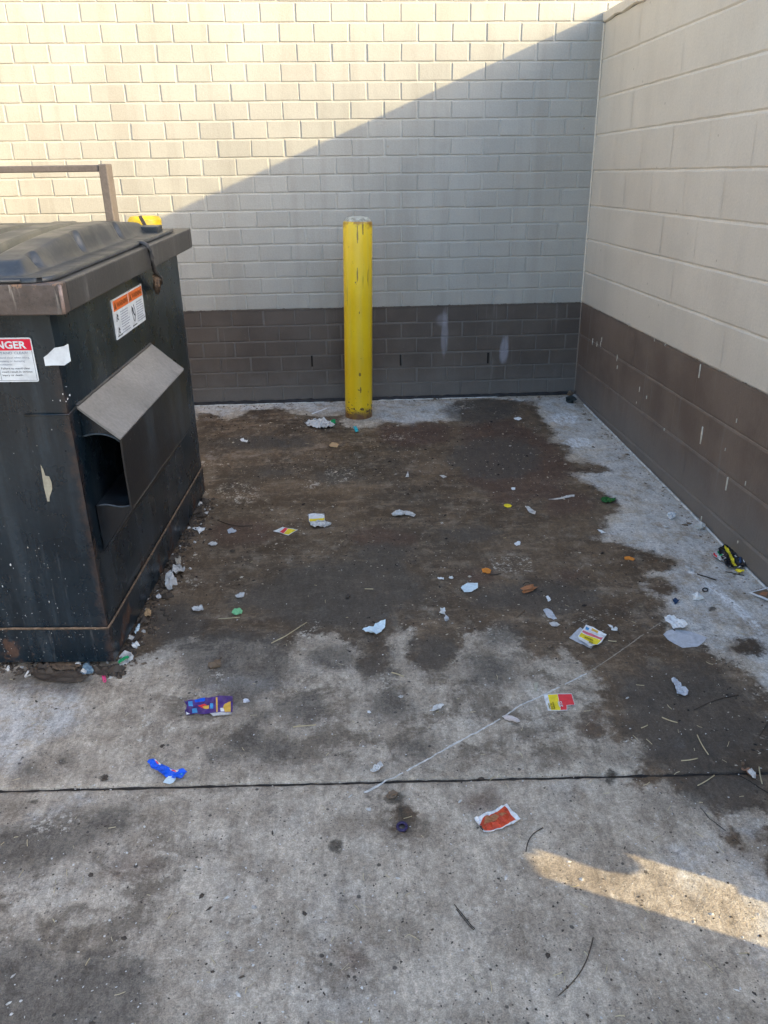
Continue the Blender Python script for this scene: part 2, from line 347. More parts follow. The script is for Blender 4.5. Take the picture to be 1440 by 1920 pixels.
# ================================================================== PAINTED MASONRY
BT, C8, C4 = .6096, .2032, .1016
def masonry(name, light, mortar=False, side='back'):
    n = NT(name); x, y, z = n.xyz()
    hor = x if side == 'back' else y
    rnd = n.rnd()
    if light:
        c = n.mix(n.step(n.noise(2.0, 4, .6), .35, .65), *(((.335,.322,.288), (.370,.356,.320)) if side == 'back' else ((.56,.49,.40), (.60,.53,.435)))) if not mortar else ((.405,.390,.350) if side == 'back' else (.66,.585,.48))  # one cream paint: warm bounce coloured into the right copy, shade into the back
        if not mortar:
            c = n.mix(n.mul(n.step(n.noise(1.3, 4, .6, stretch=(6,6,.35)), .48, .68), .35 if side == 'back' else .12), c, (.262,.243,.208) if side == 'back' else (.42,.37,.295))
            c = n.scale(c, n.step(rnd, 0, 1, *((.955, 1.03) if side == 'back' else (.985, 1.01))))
            # soil brushed across the faces
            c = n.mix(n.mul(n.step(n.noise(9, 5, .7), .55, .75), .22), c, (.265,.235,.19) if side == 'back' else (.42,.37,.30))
            c = n.mix(n.mul(n.step(n.vor(7), .055, .03), .55), c, (.28,.23,.17))
    else:
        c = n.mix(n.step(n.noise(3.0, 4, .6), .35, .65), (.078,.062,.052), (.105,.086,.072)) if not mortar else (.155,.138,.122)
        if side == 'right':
            c = n.mix(1.0, c, (1.62,1.46,1.34), 'MULTIPLY')  # right wall's brown brightened and warmed, bounce light put into the colour
        # grey dust rising from the ground, drip marks
        dust = n.mul(n.step(n.add(z, n.noff(.25, 5, 4, .65), n.noff(.12, 18, 4, .65, stretch=(1,1,.3)) if False else n.noff(.12, 18, 4, .65)), .30, -.02), .55)
        c = n.mix(dust, c, (.165,.158,.148))
        st = n.step(n.noise(16, 4, .7, stretch=(1,1,.06)), .60, .70); c = n.mix(n.mul(st, .4), c, (.20,.185,.165))
        sc = n.step(n.vor(26), .055, .03); c = n.mix(n.mul(sc, .55), c, (.32,.30,.27))
        if side == 'back':
            for (px0, py0, rx, rz, k) in (((833),(630),.030,.20,.42), ((946),(655),.042,.115,.62), (828,600,.05,.06,.3)):
                p = on_y(px0, py0)
                m = n.step(n.add(n.blob(hor, p.x, z, p.z, rx, rz), n.noff(1.1, 14, 4, .65, stretch=(1,1,.35))), .0, .55)
                c = n.mix(n.mul(m, k), c, (.34,.33,.37))
    fine = n.noise(110, 4, .65)
    c = n.scale(c, n.step(fine, .25, .75, .93, 1.06))
    n.bump(n.add(n.mul(fine, .6), n.noise(30, 4, .6)), .0022 if not mortar else .004, .7)
    return n.done(c, .62, 0, .35)
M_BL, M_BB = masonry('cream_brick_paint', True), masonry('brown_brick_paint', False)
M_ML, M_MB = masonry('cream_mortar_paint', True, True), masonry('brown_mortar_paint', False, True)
M_KL, M_KB = masonry('cream_bounce_block_paint', True, False, 'right'), masonry('brown_block_paint', False, False, 'right')
M_QL, M_QB = masonry('cream_bounce_block_joint', True, True, 'right'), masonry('brown_block_joint', False, True, 'right')

def brick_verts(wd, ht, ch, dp, jit, rs):
    """front face with a worn chamfer all round; local x width, z height, -y out"""
    j = lambda a: rs.uniform(-a, a)
    f = [(-wd/2+ch, 0, -ht/2+ch), (wd/2-ch, 0, -ht/2+ch), (wd/2-ch, 0, ht/2-ch), (-wd/2+ch, 0, ht/2-ch)]
    m = [(-wd/2, ch*.8, -ht/2), (wd/2, ch*.8, -ht/2), (wd/2, ch*.8, ht/2), (-wd/2, ch*.8, ht/2)]
    f = [(a+j(jit), b+j(jit*.3), c+j(jit)) for a, b, c in f]; m = [(a+j(jit), b, c+j(jit)) for a, b, c in m]
    d = [(a, dp, c) for a, b, c in m]
    V = f+m+d; F = [(0,1,2,3)]
    for i in range(4):
        k = (i+1) % 4; F += [(4+i, 4+k, k, i), (8+i, 8+k, 4+k, 4+i)]
    return V, F
def wall_brick_meshes(wd, ht, ch, dp, jit, mat, name, n=8):
    out = []
    for s in range(n):
        rs = random.Random(s*13+5); V, F = brick_verts(wd, ht, ch, dp, jit, rs)
        me = bpy.data.meshes.new(name); me.from_pydata(V, [], F); me.materials.append(mat); out.append(me)
    return out
# ---- back wall
bw = empty('brick_wall', (-2.0, 0, 0)); tag(bw, 'sunlit cream painted brick wall with dark brown base band', 'wall')
bwi = Matrix.Translation(bw.location).inverted()
XL, XR, ZT = -8.0, 3.2, 4.3
def mortar_sheet(z0, z1, mat):
    MB().box((XL, .0045, z0), (XR, .20, z1)).build('mortar', mat, bw, M=bwi)
mortar_sheet(-.30, BT+.006, M_MB); mortar_sheet(BT+.0065, ZT, M_ML)
bricks = []
for k in range(-7, 37):
    z0 = BT+k*C4; off = .008 if k % 2 == 0 else .1096
    i0 = int((XL-off)/C8); i1 = int((XR-off)/C8)
    for i in range(i0, i1):
        bricks.append((off+i*C8+C8/2, z0+C4/2, k >= 0))
def vis_area(b):
    pts = [proj((b[0]+sx*.095, 0, b[1]+sz*.045)) for sx in (-1,1) for sz in (-1,1)]
    ok = all(-30 < p[0] < PW+30 and -25 < p[1] < PH for p in pts) and b[0] < .1 and b[1] > 0
    px, py = proj((b[0], 0, b[1]))
    if px < 330 and py > 430: ok = False                       # behind the container
    return (max(p[0] for p in pts)-min(p[0] for p in pts))*(max(p[1] for p in pts)-min(p[1] for p in pts)) if ok else 0
bricks.sort(key=vis_area, reverse=True)
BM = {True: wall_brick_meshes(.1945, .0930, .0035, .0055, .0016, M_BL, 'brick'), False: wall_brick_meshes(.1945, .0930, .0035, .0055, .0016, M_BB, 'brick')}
rest = {True: ([], []), False: ([], [])}
nb = 0
for q, (x, z, lt) in enumerate(bricks):
    rs = random.Random(int(x*1000)*7919+int(z*1000)); yo = rs.uniform(-.0010, .0008); ry = rs.uniform(-.004, .004); x += rs.uniform(-.003,.003); z += rs.uniform(-.0012,.0012)
    rz = rs.uniform(-.005, .005)
    if nb < 300 and vis_area((x, z)) > 0:
        o = bpy.data.objects.new('brick', BM[lt][rs.randrange(8)]); col.objects.link(o); o.parent = bw
        o.location = bwi@Vector((x, yo, z)); o.rotation_euler = (rs.uniform(-.006,.006), ry, rz); nb += 1
    else:
        V, F = rest[lt]; n0 = len(V); me = BM[lt][rs.randrange(8)]
        V += [(v.co.x+x, v.co.y+yo, v.co.z+z+v.co.x*ry) for v in me.vertices]
        F += [tuple(a+n0 for a in p.vertices) for p in me.polygons]
for lt in (True, False):
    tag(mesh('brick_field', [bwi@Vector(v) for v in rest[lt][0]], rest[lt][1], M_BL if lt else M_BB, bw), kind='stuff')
# open weep slots in the brown courses, tar strip and pale sealant at the foot
M_BLACK = plain('dark_void', (.012,.011,.010), .9)
for px_, py_ in ((585,677),(751,675),(915,671)):
    p = on_y(px_, py_); MB().box((p.x-.006, -.0012, p.z-.038), (p.x+.006, .004, p.z+.036), .0008).build('weep_slot', M_BLACK, bw, M=bwi)
M_TAR = plain('tar', (.022,.021,.022), .6, .4, 30, .003); M_SEAL = plain('pale_sealant', (.56,.55,.52), .8, .25, 50, dirt=.5)
def foot_bead(name, x0, x1, yb, r, mat, seed, zoff=0.0):
    pts = [(x, yb+r*.5*mnoise.noise((x*9, seed, 0)), G(yb)+zoff+r*.25*mnoise.noise((x*16, seed, 3))) for x in np.linspace(x0, x1, int((x1-x0)/.03))]
    tp = [max(.25, 1+.7*mnoise.noise((p[0]*22, seed, 8))) for p in pts]
    MB().tube(pts, r, 6, taper=tp).build(name, mat, bw, True, M=bwi)
foot_bead('tar_strip', -4.6, -.02, -.004, .016, M_TAR, 1, .004)
foot_bead('sealant_bead', -2.75, -1.75, -.030, .0055, M_SEAL, 4); foot_bead('sealant_bead', -1.38, -.55, -.026, .005, M_SEAL, 6)
# ---- right wall, 8 inch blocks
YE = -4.414; CT = 2.286
rw = empty('block_wall', (0, -2.2, G(-2.2))); tag(rw, 'shaded beige block wall with brown base on the right', 'wall')
rwi = Matrix.Translation(rw.location).inverted()
MB().box((.0042, YE+.003, -.4), (.2, -.004, BT+.004)).build('core', M_QB, rw, M=rwi)
MB().box((.0042, YE+.003, BT+.0045), (.2, -.004, BT+8*C8)).build('core', M_QL, rw, M=rwi)
def block_mesh(L, mat, s):
    """block face: pronounced bed joints, almost filled head joints; local x along wall (-y world), out = -y local"""
    rs = random.Random(s); ht = C8-.010; V = []; F = []; n = 9; rows = [(-ht/2-.004, .0050), (-ht/2, .0026), (-ht/2+.0045, 0), (0, 0), (ht/2-.0045, 0), (ht/2, .0026), (ht/2+.004, .0050)]
    ph = rs.uniform(0, 50)
    for r, (zz, dd) in enumerate(rows):
        for i in range(n):
            t = i/(n-1); x = -L/2+L*t
            edge = .0011 if i in (0, n-1) else 0
            jz = .0022*mnoise.noise((x*26, ph, r*.3)) if r not in (3,) else 0
            V.append((x, dd+edge*(1 if dd == 0 else .2)+.0008*mnoise.noise((x*7, ph, zz*9)), zz+jz))
    for r in range(len(rows)-1):
        for i in range(n-1):
            a = r*n+i; F.append((a, a+1, a+n+1, a+n))
    me = bpy.data.meshes.new('block'); me.from_pydata(V, [], F); me.materials.append(mat); return me
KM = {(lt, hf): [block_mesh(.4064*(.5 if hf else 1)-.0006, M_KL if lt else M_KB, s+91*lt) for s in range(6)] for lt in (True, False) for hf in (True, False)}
for k in range(-4, 8):
    zc = BT+k*C8+C8/2; lt = k >= 0
    ys = []; y = -.006
    if k % 2: ys.append((y-.1016, True)); y -= .2032
    while y-.4064 > YE-.01: ys.append((y-.2032, False)); y -= .4064
    if y-.2 > YE: ys.append((y-.1016, True))
    for yc, hf in ys:
        o = bpy.data.objects.new('block', random.choice(KM[(lt, hf)])); col.objects.link(o); o.parent = rw
        o.location = rwi@Vector((random.uniform(-.0006,.0006), yc, zc)); o.rotation_euler = (random.uniform(-.001,.001), 0, -math.pi/2+random.uniform(-.0015,.0015))
# end face of the wall and the mortar cap
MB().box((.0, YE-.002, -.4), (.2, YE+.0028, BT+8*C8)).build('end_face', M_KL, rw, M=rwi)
cap = MB(); ys = np.linspace(.0, YE-.01, 150); V = []; F = []
for i, y in enumerate(ys):
    jl = .010*mnoise.noise((y*7, 3, 0))+.006*mnoise.noise((y*22, 4, 0)); jo = .004*mnoise.noise((y*9, 8, 0))
    V += [(-.001, y, 2.232+jl), (-.013+jo, y, 2.239+jl), (-.014+jo, y, CT-.008), (-.008+jo, y, CT), (.215, y, CT-.002), (.215, y, 2.233)]
for i in range(len(ys)-1):
    for k in range(5): a = i*6+k; F.append((a, a+1, a+7, a+6))
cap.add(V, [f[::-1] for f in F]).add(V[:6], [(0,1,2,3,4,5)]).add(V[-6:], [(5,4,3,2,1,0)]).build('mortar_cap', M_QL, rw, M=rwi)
# sealant in the corner and along the foot
MB().tube([(-.003+.001*mnoise.noise((z*9,0,0)), -.003, z) for z in np.linspace(BT, 2.23, 60)], .0055, 6).build('corner_bead', M_QL, rw, True, M=rwi)
MB().tube([(-.002, -.003, z) for z in np.linspace(-.02, BT-.003, 20)], .004, 6).build('corner_bead', M_QB, rw, True, M=rwi)
pts = [(-.010+.005*mnoise.noise((y*8,1,0)), y, G(y)+.0015+.0015*mnoise.noise((y*17,2,0))) for y in np.linspace(-.25, YE, 190)]
MB().tube(pts, .0055, 6, taper=[max(.2, .95+.8*mnoise.noise((p[1]*19, 7, 0))) for p in pts]).build('sealant_bead', M_SEAL, rw, True, M=rwi)
# pale paint drips and chips on the brown band
M_DRIP = plain('cream_drip', (.55,.50,.41), .7, .15, 60)
for px_, py_, ln, wd in ((1318,800,34,5),(1314,683,26,4),(1365,895,26,4),(1158,665,12,2),(1158,685,7,2),(1112,634,13,1.6),(1120,640,10,1.4),(1127,640,10,1.4),(1129,632,9,1.4),(1200,725,10,2),(1213,742,6,2),(1194,753,4,2),(1382,785,8,2),(1316,968,9,2),(1384,1014,5,2),(1305,1026,4,3),(1399,902,9,1.5),(1246,803,5,3),(1361,840,6,1.3),(1228,634,6,3),(1180,606,6,3),(1248,644,5,3)):
    a = on_x(px_, py_); m = mpp(a); hw = wd*m*.5; L = ln*m; n = 7; V = []
    for i in range(n+1):
        t = i/n; ww = hw*(.55+.6*math.sin(min(1, t*1.6)*1.7))*(1-.55*t)*(1+.25*random.uniform(-1,1)); V += [(-.0028, a.y-ww, a.z-L*t), (-.0028, a.y+ww, a.z-L*t), (.002, a.y+ww*1.2, a.z-L*t), (.002, a.y-ww*1.2, a.z-L*t)]
    F = [(3,2,1,0)]+[(i*4+k, i*4+(k+1)%4, i*4+4+(k+1)%4, i*4+4+k) for i in range(n) for k in range(4)]+[(n*4,n*4+1,n*4+2,n*4+3)]
    mesh('paint_drip', [rwi@Vector(v) for v in V], F, M_DRIP, rw, True)
# ragged upper edge of the brown paint on both walls
def lap(n, fn, parent, inv, mat, jmp):
    V = []; F = []
    for i in range(n+1):
        t = i/n; a, b, c = fn(t, 0), fn(t, .006+.004*mnoise.noise((t*jmp, 3, 0))+.0045*mnoise.noise((t*jmp*4, 7, 0))+.003*mnoise.noise((t*jmp*13, 9, 0))), 0
        V += [inv@Vector(a), inv@Vector(b)]
    F = [(2*i, 2*i+2, 2*i+3, 2*i+1) for i in range(n)]
    mesh('paint_lap', V, F, mat, parent)
lap(700, lambda t, h: (-3.6+3.59*t, -.0024, BT-.004+h*1.5), bw, bwi, M_BB, 22)
lap(700, lambda t, h: (-.0024, -.006+(YE+.01)*t, BT-.004+h*1.3), rw, rwi, M_KB, 24)
# ---- unseen additions: left wall for warm bounce light, right gate leaf for shade
lw = empty('bounce_wall', (-4.75, -2.4, G(-2.4))); tag(lw, 'unseen cream block wall added beyond the container for warm bounce light', 'wall')
lwi = Matrix.Translation(lw.location).inverted()
MB().box((-4.95, -4.9, -.4), (-4.75, .0, BT)).build('base_band', M_KB, lw, M=lwi)
MB().box((-4.95, -4.9, BT+.001), (-4.75, .0, 2.24)).build('upper_wall', M_KL, lw, M=lwi)
gate = empty('shade_gate', (.05, -5.6, G(-5.6))); tag(gate, 'unseen brown ribbed gate leaf added past the block wall to cast shade', 'gate')
gi = Matrix.Translation(gate.location).inverted(); M_GATE = plain('gate_paint', (.11,.085,.065), .5, .2, 12)
GB = MB().box((.02, -4.71, -.20), (.10, -4.626, 2.30), .006); GB.build('post', M_GATE, gate, M=gi)
pv = []
for i in range(41):
    y = -4.69-i*.052; pv.append((.045+(.022 if (i//2) % 2 else 0), y))
mb = MB(); mb.add([(x, y, z) for x, y in pv for z in (-.13, 2.28)], [(2*i, 2*i+1, 2*i+3, 2*i+2) for i in range(40)]); mb.build('ribbed_panel', M_GATE, gate, M=gi)
MB().box((.035, -6.74, -.15), (.085, -4.69, -.10)).build('rail', M_GATE, gate, M=gi)
MB().box((.035, -6.74, 2.24), (.085, -4.69, 2.30)).build('rail', M_GATE, gate, M=gi)
MB().box((.03, -6.80, -.22), (.09, -6.74, 2.30)).build('stile', M_GATE, gate, M=gi)
hp = [(y_, z_) for y_, z_ in [(-4.640,2.28),(-4.640,.345),(-4.540,.362),(-4.522,.366),(-4.514,.352),(-4.500,.356),(-4.492,.346),(-4.494,.320),(-4.498,.302),(-4.496,.282),(-4.484,.264),(-4.466,.254),(-4.445,.253),(-4.425,.262),(-4.408,.268),(-4.408,2.28)]]
MB().prism([(-.004, y, z) for y, z in hp], (.012, 0, 0)).build('sun_slit_cover', M_GATE, gate, M=gi)  # added plate, its outline shaped to cut the sun patch on the pad
MB().box((-.004, -4.440, -.20), (.010, -4.416, .165)).build('sun_slit_foot', M_GATE, gate, M=gi)  # added stub that narrows the slit of sun near the ground

# ================================================================== BOLLARDS
def bollard_paint(name, seed, lean):
    n = NT(name); v = n.obj(); x, y, z = n.xyz(v)
    c = n.mix(n.step(n.noise(4, 4, .6, vec=v), .3, .7), (.73,.47,.008), (.81,.56,.012))
    c = n.mix(n.mul(n.step(n.noise(3, 3, .6, vec=v, stretch=(9,9,.7)), .5, .68), .35), c, (.62,.47,.07))
    drip = n.mul(n.step(n.noise(10, 4, .65, vec=v, stretch=(3,3,.22)), .63, .68), n.step(n.noise(2.6, 2, .5, vec=v), .50, .62))
    c = n.mix(n.mul(drip, .85), c, (.10,.055,.02))
    chips = n.step(n.add(n.noise(42, 4, .7, vec=v), n.step(z, .30, .0, 0, .10), n.step(z, .12, .02, 0, .10)), .685, .71)
    c = n.mix(chips, c, (.07,.04,.022))
    base = n.step(n.add(z, n.noff(.09, 22, 5, .72, vec=v)), .085, .03); c = n.mix(n.mul(base, .92), c, (.15,.072,.034))
    top = n.step(n.add(z, n.noff(.015, 60, 3, .6, vec=v)), 1.198, 1.21); c = n.mix(n.mul(top, n.step(n.noise(30, 4, .7, vec=v), .3, .6, .25, .8)) if seed == 1 else 0.0, c, (.42,.40,.30))
    for (ang, zc, rz_, rw_) in ((-1.62,1.135,.05,.005), (-1.64,.90,.05,.0045), (-1.50,.30,.012,.008), (-1.45,.20,.02,.005), (-1.52,.68,.010,.004), (-1.25,1.16,.04,.005)):
        bx, by = .0875*math.cos(ang), .0875*math.sin(ang)
        m_ = n.mul(n.step(n.add(n.blob(x, bx, z, zc, rw_, rz_), n.noff(1.6, 40, 4, .7, vec=v)), .0, .25), n.step(y, .0, -.02)); c = n.mix(n.mul(m_, .8), c, (.085,.045,.018))
    rim = n.mul(n.step(n.add(z, n.noff(.07, 26, 5, .72, vec=v)), 1.160, 1.185), n.step(n.noise(18, 3, .6, vec=v), .42, .58)); c = n.mix(n.mul(rim, .8 if seed == 1 else .22), c, (.24,.10,.025))
    n.bump(n.add(n.mul(chips, -.6), n.noise(60, 3, .6, vec=v)), .002, .5)
    return n.done(c, .38, 0, .5)
M_CAPC = plain('bollard_cap_concrete', (.44,.43,.36), .9, .3, 50, .004, dirt=.6)
def bollard(x, y, r, h, lean, label, seed):
    root = empty('bollard', (x, y, G(y)-.01)); root.rotation_euler = lean; tag(root, label, 'bollard', 'yellow steel guard posts')
    m = bollard_paint('bollard_paint', seed, lean); N = 48; V = []; F = []
    prof = [(r+.001, 0), (r, .02), (r, .3), (r, .7), (r, h-.016), (r-.004, h-.006), (r-.010, h-.004)]
    for rr, z in prof: V += [(rr*math.cos(2*math.pi*k/N), rr*math.sin(2*math.pi*k/N), z) for k in range(N)]
    for i in range(len(prof)-1): F += [(i*N+k, i*N+(k+1)%N, (i+1)*N+(k+1)%N, (i+1)*N+k) for k in range(N)]
    mesh('post', V, F, m, root, True)
    V = []; F = []; fk = .22 if seed == 2 else 1.0; cp = [(r-.007, h-.008), (r-.010, h+.003*fk), (r*.72, h+.016*fk), (r*.38, h+.022*fk), (.001, h+.024*fk)]
    for i, (rr, z) in enumerate(cp): V += [(rr*math.cos(2*math.pi*k/N), rr*math.sin(2*math.pi*k/N), z+.0022*mnoise.noise((rr*60*math.cos(k/3), k*.7+seed, i))) for k in range(N)]
    for i in range(len(cp)-1): F += [(i*N+k, i*N+(k+1)%N, (i+1)*N+(k+1)%N, (i+1)*N+k) for k in range(N)]
    mesh('domed_cap', V, F, m if seed == 2 else M_CAPC, root, True)
    return root
b0 = g(673.5, 787)
bollard(b0.x, b0.y+.087, .0875, 1.205, (.002, R(1.1), 0), 'rust-chipped yellow bollard standing in the open in front of the brown band', 1)
b1 = on_y(270, 403, -.74)
bollard(b1.x, -.74, .0875, b1.z-G(-.74), (0, 0, 0), 'yellow bollard whose top alone shows sunlit behind the black container', 2)

# ================================================================== REFUSE CONTAINER
A0 = Vector((-2.45516, -3.02497, -.11182)); B0 = Vector((-2.35124, -1.61491, -.06529))
ey = (B0-A0).normalized(); ex = Vector((ey.y, -ey.x, 0)).normalized(); ez = ex.cross(ey).normalized()
DM = Matrix(((ex.x,ey.x,ez.x,A0.x),(ex.y,ey.y,ez.y,A0.y),(ex.z,ey.z,ez.z,A0.z),(0,0,0,1))); DI = DM.inverted()
def dl(px, py, ax, val):
    c = DI@CAM; d = DI.to_3x3()@ray(px, py); i = 'xyz'.index(ax); return c+d*((val-c[i])/d[i])
dump = empty('refuse_container'); dump.matrix_world = DM
tag(dump, 'scuffed black steel refuse container with domed plastic lids at the left', 'dumpster')
def steel(name, c1, c2, rough, rust=.5, dust=.35):
    n = NT(name); v = n.obj(); x, y, z = n.xyz(v)
    c = n.mix(n.step(n.noise(3, 5, .6, vec=v), .3, .7), c1, c2)
    c = n.mix(n.mul(n.step(n.noise(5, 5, .7, vec=v, stretch=(2.2,2.2,.28)), .50, .72), dust), c, (.13,.125,.12))        # washed-down dust
    c = n.mix(n.mul(n.step(n.noise(7, 6, .74, vec=v, stretch=(1.6,1.6,.22)), .46, .66), .55 if dust < .3 else 0.0), c, (.028,.044,.058))
    sw = n.mul(n.step(n.noise(30, 5, .75, vec=v, stretch=(1.6,1.6,.14)), .60, .68), n.step(z, .62, .1, .15, 1.0)); c = n.mix(n.mul(sw, .30), c, (.16,.155,.15))
    rs = n.step(n.add(n.noise(8, 6, .72, vec=v), n.step(z, .34, .05, -.06, .06)), .60, .69); c = n.mix(n.mul(rs, rust), c, (.115,.052,.026))
    sp = n.step(n.add(n.vor(47, vec=v), n.noff(.22, 90, 3, vec=v)), .10, .04); sp = n.mul(sp, n.step(n.add(n.noise(4.5, 3, .6, vec=v), n.step(z, .5, .05, -.02, .10)), .50, .60))
    c = n.mix(n.mul(sp, .7), c, (.50,.50,.48))
    cr = n.mul(n.step(n.add(n.math('ABSOLUTE', x), n.math('ABSOLUTE', y), n.noff(.12, 17, 6, .78, vec=v)), .030, -.01), n.step(z, 1.15, .8)); c = n.mix(n.mul(cr, .42), c, (.11,.058,.036))
    scr = n.mul(n.step(n.noise(26, 6, .8, vec=v, stretch=(.9,.9,.5), dist=1.2), .655, .69), n.step(n.noise(3, 3, .6, vec=v), .48, .62)); c = n.mix(n.mul(scr, .6), c, (.26,.265,.27))
    fine = n.noise(90, 4, .65, vec=v); c = n.scale(c, n.step(fine, .2, .8, .82, 1.2))
    n.bump(fine, .0012, .5)
    return n.done(c, n.add(rough, n.mul(rs, .35), n.noff(.22, 6, 4, .6, vec=v)), 0, .5)
M_STEEL = steel('black_steel_paint', (.004,.010,.016), (.009,.018,.026), .28, .6, .10)
M_RIM = steel('rim_steel_paint', (.040,.038,.037), (.062,.057,.053), .42, .45, .55)
M_POCK = steel('pocket_steel_paint', (.010,.010,.012), (.018,.018,.018), .33, .3, .12)
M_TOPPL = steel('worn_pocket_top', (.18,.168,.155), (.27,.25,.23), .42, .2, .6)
M_WELD = plain('rusty_weld', (.17,.115,.075), .8, .5, 60, .003)
LW, DP, Z0, Z1, ZR0, ZR1 = 1.83, 1.452, .024, .158, 1.196, 1.278
def dent_panel(mb, o, du, dv, nu, nv, amp, seed):
    o, du, dv = Vector(o), Vector(du), Vector(dv); nn = du.cross(dv).normalized(); V = []; F = []
    for j in range(nv+1):
        for i in range(nu+1):
            p = o+du*(i/nu)+dv*(j/nv); e = 0 if i in (0, nu) or j in (0, nv) else 1
            V.append(p+nn*(e*amp*(mnoise.noise(p*2.4+Vector((seed,0,0)))+.4*mnoise.noise(p*7+Vector((seed,3,0))))))
    for j in range(nv):
        for i in range(nu): a = j*(nu+1)+i; F.append((a, a+1, a+nu+2, a+nu+1))
    mb.add(V, F)
mb = MB()
dent_panel(mb, (-LW,0,Z1), (LW,0,0), (0,0,ZR0+.02-Z1), 40, 28, .006, 1); dent_panel(mb, (0,0,Z1), (0,DP,0), (0,0,ZR0+.02-Z1), 36, 28, .006, 2)
dent_panel(mb, (0,DP,Z1), (-LW,0,0), (0,0,ZR0+.02-Z1), 4, 4, 0, 3); dent_panel(mb, (-LW,DP,Z1), (0,-DP,0), (0,0,ZR0+.02-Z1), 4, 4, 0, 4)
body = mb.build('body', M_STEEL, dump)
mb = MB(); dent_panel(mb, (-LW-.004,-.004,Z0), (LW+.008,0,0), (0,0,Z1-Z0), 40, 4, .003, 7); dent_panel(mb, (.004,-.004,Z0), (0,DP+.010,0), (0,0,Z1-Z0), 30, 4, .003, 8)
mb.add([(.004,DP+.006,Z0),(-LW-.004,DP+.006,Z0),(-LW-.004,DP+.006,Z1),(.004,DP+.006,Z1),(-LW-.004,-.004,Z0),(-LW-.004,-.004,Z1),(.004,-.004,Z0)], [(0,1,2,3),(1,4,5,2),(0,6,4,1)])
mb.build('base_skirt', M_STEEL, dump)
MB().tube([(-LW,-.004,Z1)]+[(-LW+i*.04,-.005,Z1+.002*mnoise.noise((i*.9,0,0))) for i in range(1,46)]+[(.004,-.004,Z1)]+[(.005,i*.04,Z1+.002*mnoise.noise((i*.9,5,0))) for i in range(1,36)]+[(.004,DP,Z1)], .0042, 6).build('weld_seam', M_WELD, dump, True)
for yy in (.05, DP-.13):
    MB().box((-LW+.10, yy, -.006), (-.06, yy+.09, Z0+.004)).build('skid', M_STEEL, dump)
# rim: boxed channel that overhangs the body
rb = MB()
rb.box((-.01, -.0275, ZR0+.001), (.0737, 1.405, ZR1-.001), .004)
rb.box((-LW-.0697, -.0275, ZR0+.001), (-LW+.01, 1.405, ZR1-.001), .004); rb.box((-LW-.069, 1.4055, ZR0+.0015), (.073, DP+.006, ZR1-.0015), .003)
rim = rb.build('rim', M_RIM, dump)
def rimfront():
    n = NT('worn_front_rim'); v = n.obj(); x, y, z = n.xyz(v)
    c = n.mix(n.step(n.noise(6, 5, .7, vec=v), .35, .65), (.075,.058,.049), (.13,.105,.092))
    c = n.mix(n.mul(n.step(n.noise(22, 5, .75, vec=v), .52, .66), .6), c, (.035,.030,.028))
    dr = n.mul(n.step(n.noise(24, 4, .7, vec=v, stretch=(1,1,.08)), .60, .67), n.step(z, ZR0, ZR1, .2, 1.0)); c = n.mix(n.mul(dr, .6), c, (.42,.38,.33))
    rs = n.step(n.add(n.noise(30, 5, .75, vec=v), n.step(z, ZR1-.03, ZR1, -.1, .10)), .60, .68); c = n.mix(n.mul(rs, .7), c, (.30,.17,.10))
    n.bump(n.noise(70, 4, .7, vec=v), .0025, .7); return n.done(c, .55, 0, .4)
MB().box((-LW-.07, -.076, ZR0), (.0742, -.028, ZR1), .004).build('front_rim', rimfront(), dump)
MB().box((-LW, 0, ZR0+.004), (0, DP, ZR0+.012)).build('inner_deck', M_BLACK, dump)
MB().tube([(.0745, -.0765, ZR0+.004), (.0748, -.0767, ZR0+.03), (.0742, -.0763, ZR1-.004)], .005, 6).build('weld_seam', plain('bare_edge', (.26,.19,.16), .6, .3, 60), dump, True)
# fork pocket on the side, open towards the camera, plus the doubler plate round the corner
PY0, PY1 = .064, .880
prof_o = [(0,.897), (.117,.792), (.117,.560), (.004,.40)]
def plate(p, q, th, y0, y1, mat, name, parent, bend=0.0):
    (x0,z0),(x1,z1) = p, q; d = Vector((x1-x0,0,z1-z0)); nn = Vector((d.z,0,-d.x)).normalized()*th; nv = 14; V = []; F = []
    for j in range(nv+1):
        y = y0+(y1-y0)*j/nv
        for i in range(5):
            t = i/4; P = Vector((x0,0,z0)).lerp(Vector((x1,0,z1)), t); P.y = y
            P += nn.normalized()*bend*mnoise.noise((y*5, t*3, th*90)); V += [P, P-nn]
    for j in range(nv):
        for i in range(4):
            a = (j*5+i)*2; b = a+2; c = a+10; e = a+12
            F += [(a,b,e,c), (a+1,c+1,e+1,b+1)]
        F += [(j*10, j*10+10, j*10+11, j*10+1), (j*10+8, j*10+9, j*10+19, j*10+18)]
    for i in range(4):
        a = i*2; F.append((a, a+1, a+3, a+2)); a = nv*10+i*2; F.append((a, a+2, a+3, a+1))
    me = MB().add(V, F).build(name, mat, parent); bm = bmesh.new(); bm.from_mesh(me.data); bmesh.ops.recalc_face_normals(bm, faces=bm.faces); bm.to_mesh(me.data); bm.free(); return me
pk = plate(prof_o[1], prof_o[2], .006, PY0, PY1, M_POCK, 'fork_pocket', dump, .003)
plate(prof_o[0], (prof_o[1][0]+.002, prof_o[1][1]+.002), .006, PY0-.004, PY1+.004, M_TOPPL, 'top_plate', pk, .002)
plate(prof_o[2], prof_o[3], .006, PY0+.010, PY1, M_POCK, 'bottom_plate', pk, .002)
MB().box((.002, PY0+.012, .560), (.116, PY1-.001, .566)).build('floor_plate', M_POCK, pk)
MB().prism([(.002, PY0+.016, .559), (.1155, PY0+.016, .559), (.004, PY0+.016, .405)], (0, .005, 0)).build('gusset', M_POCK, pk)
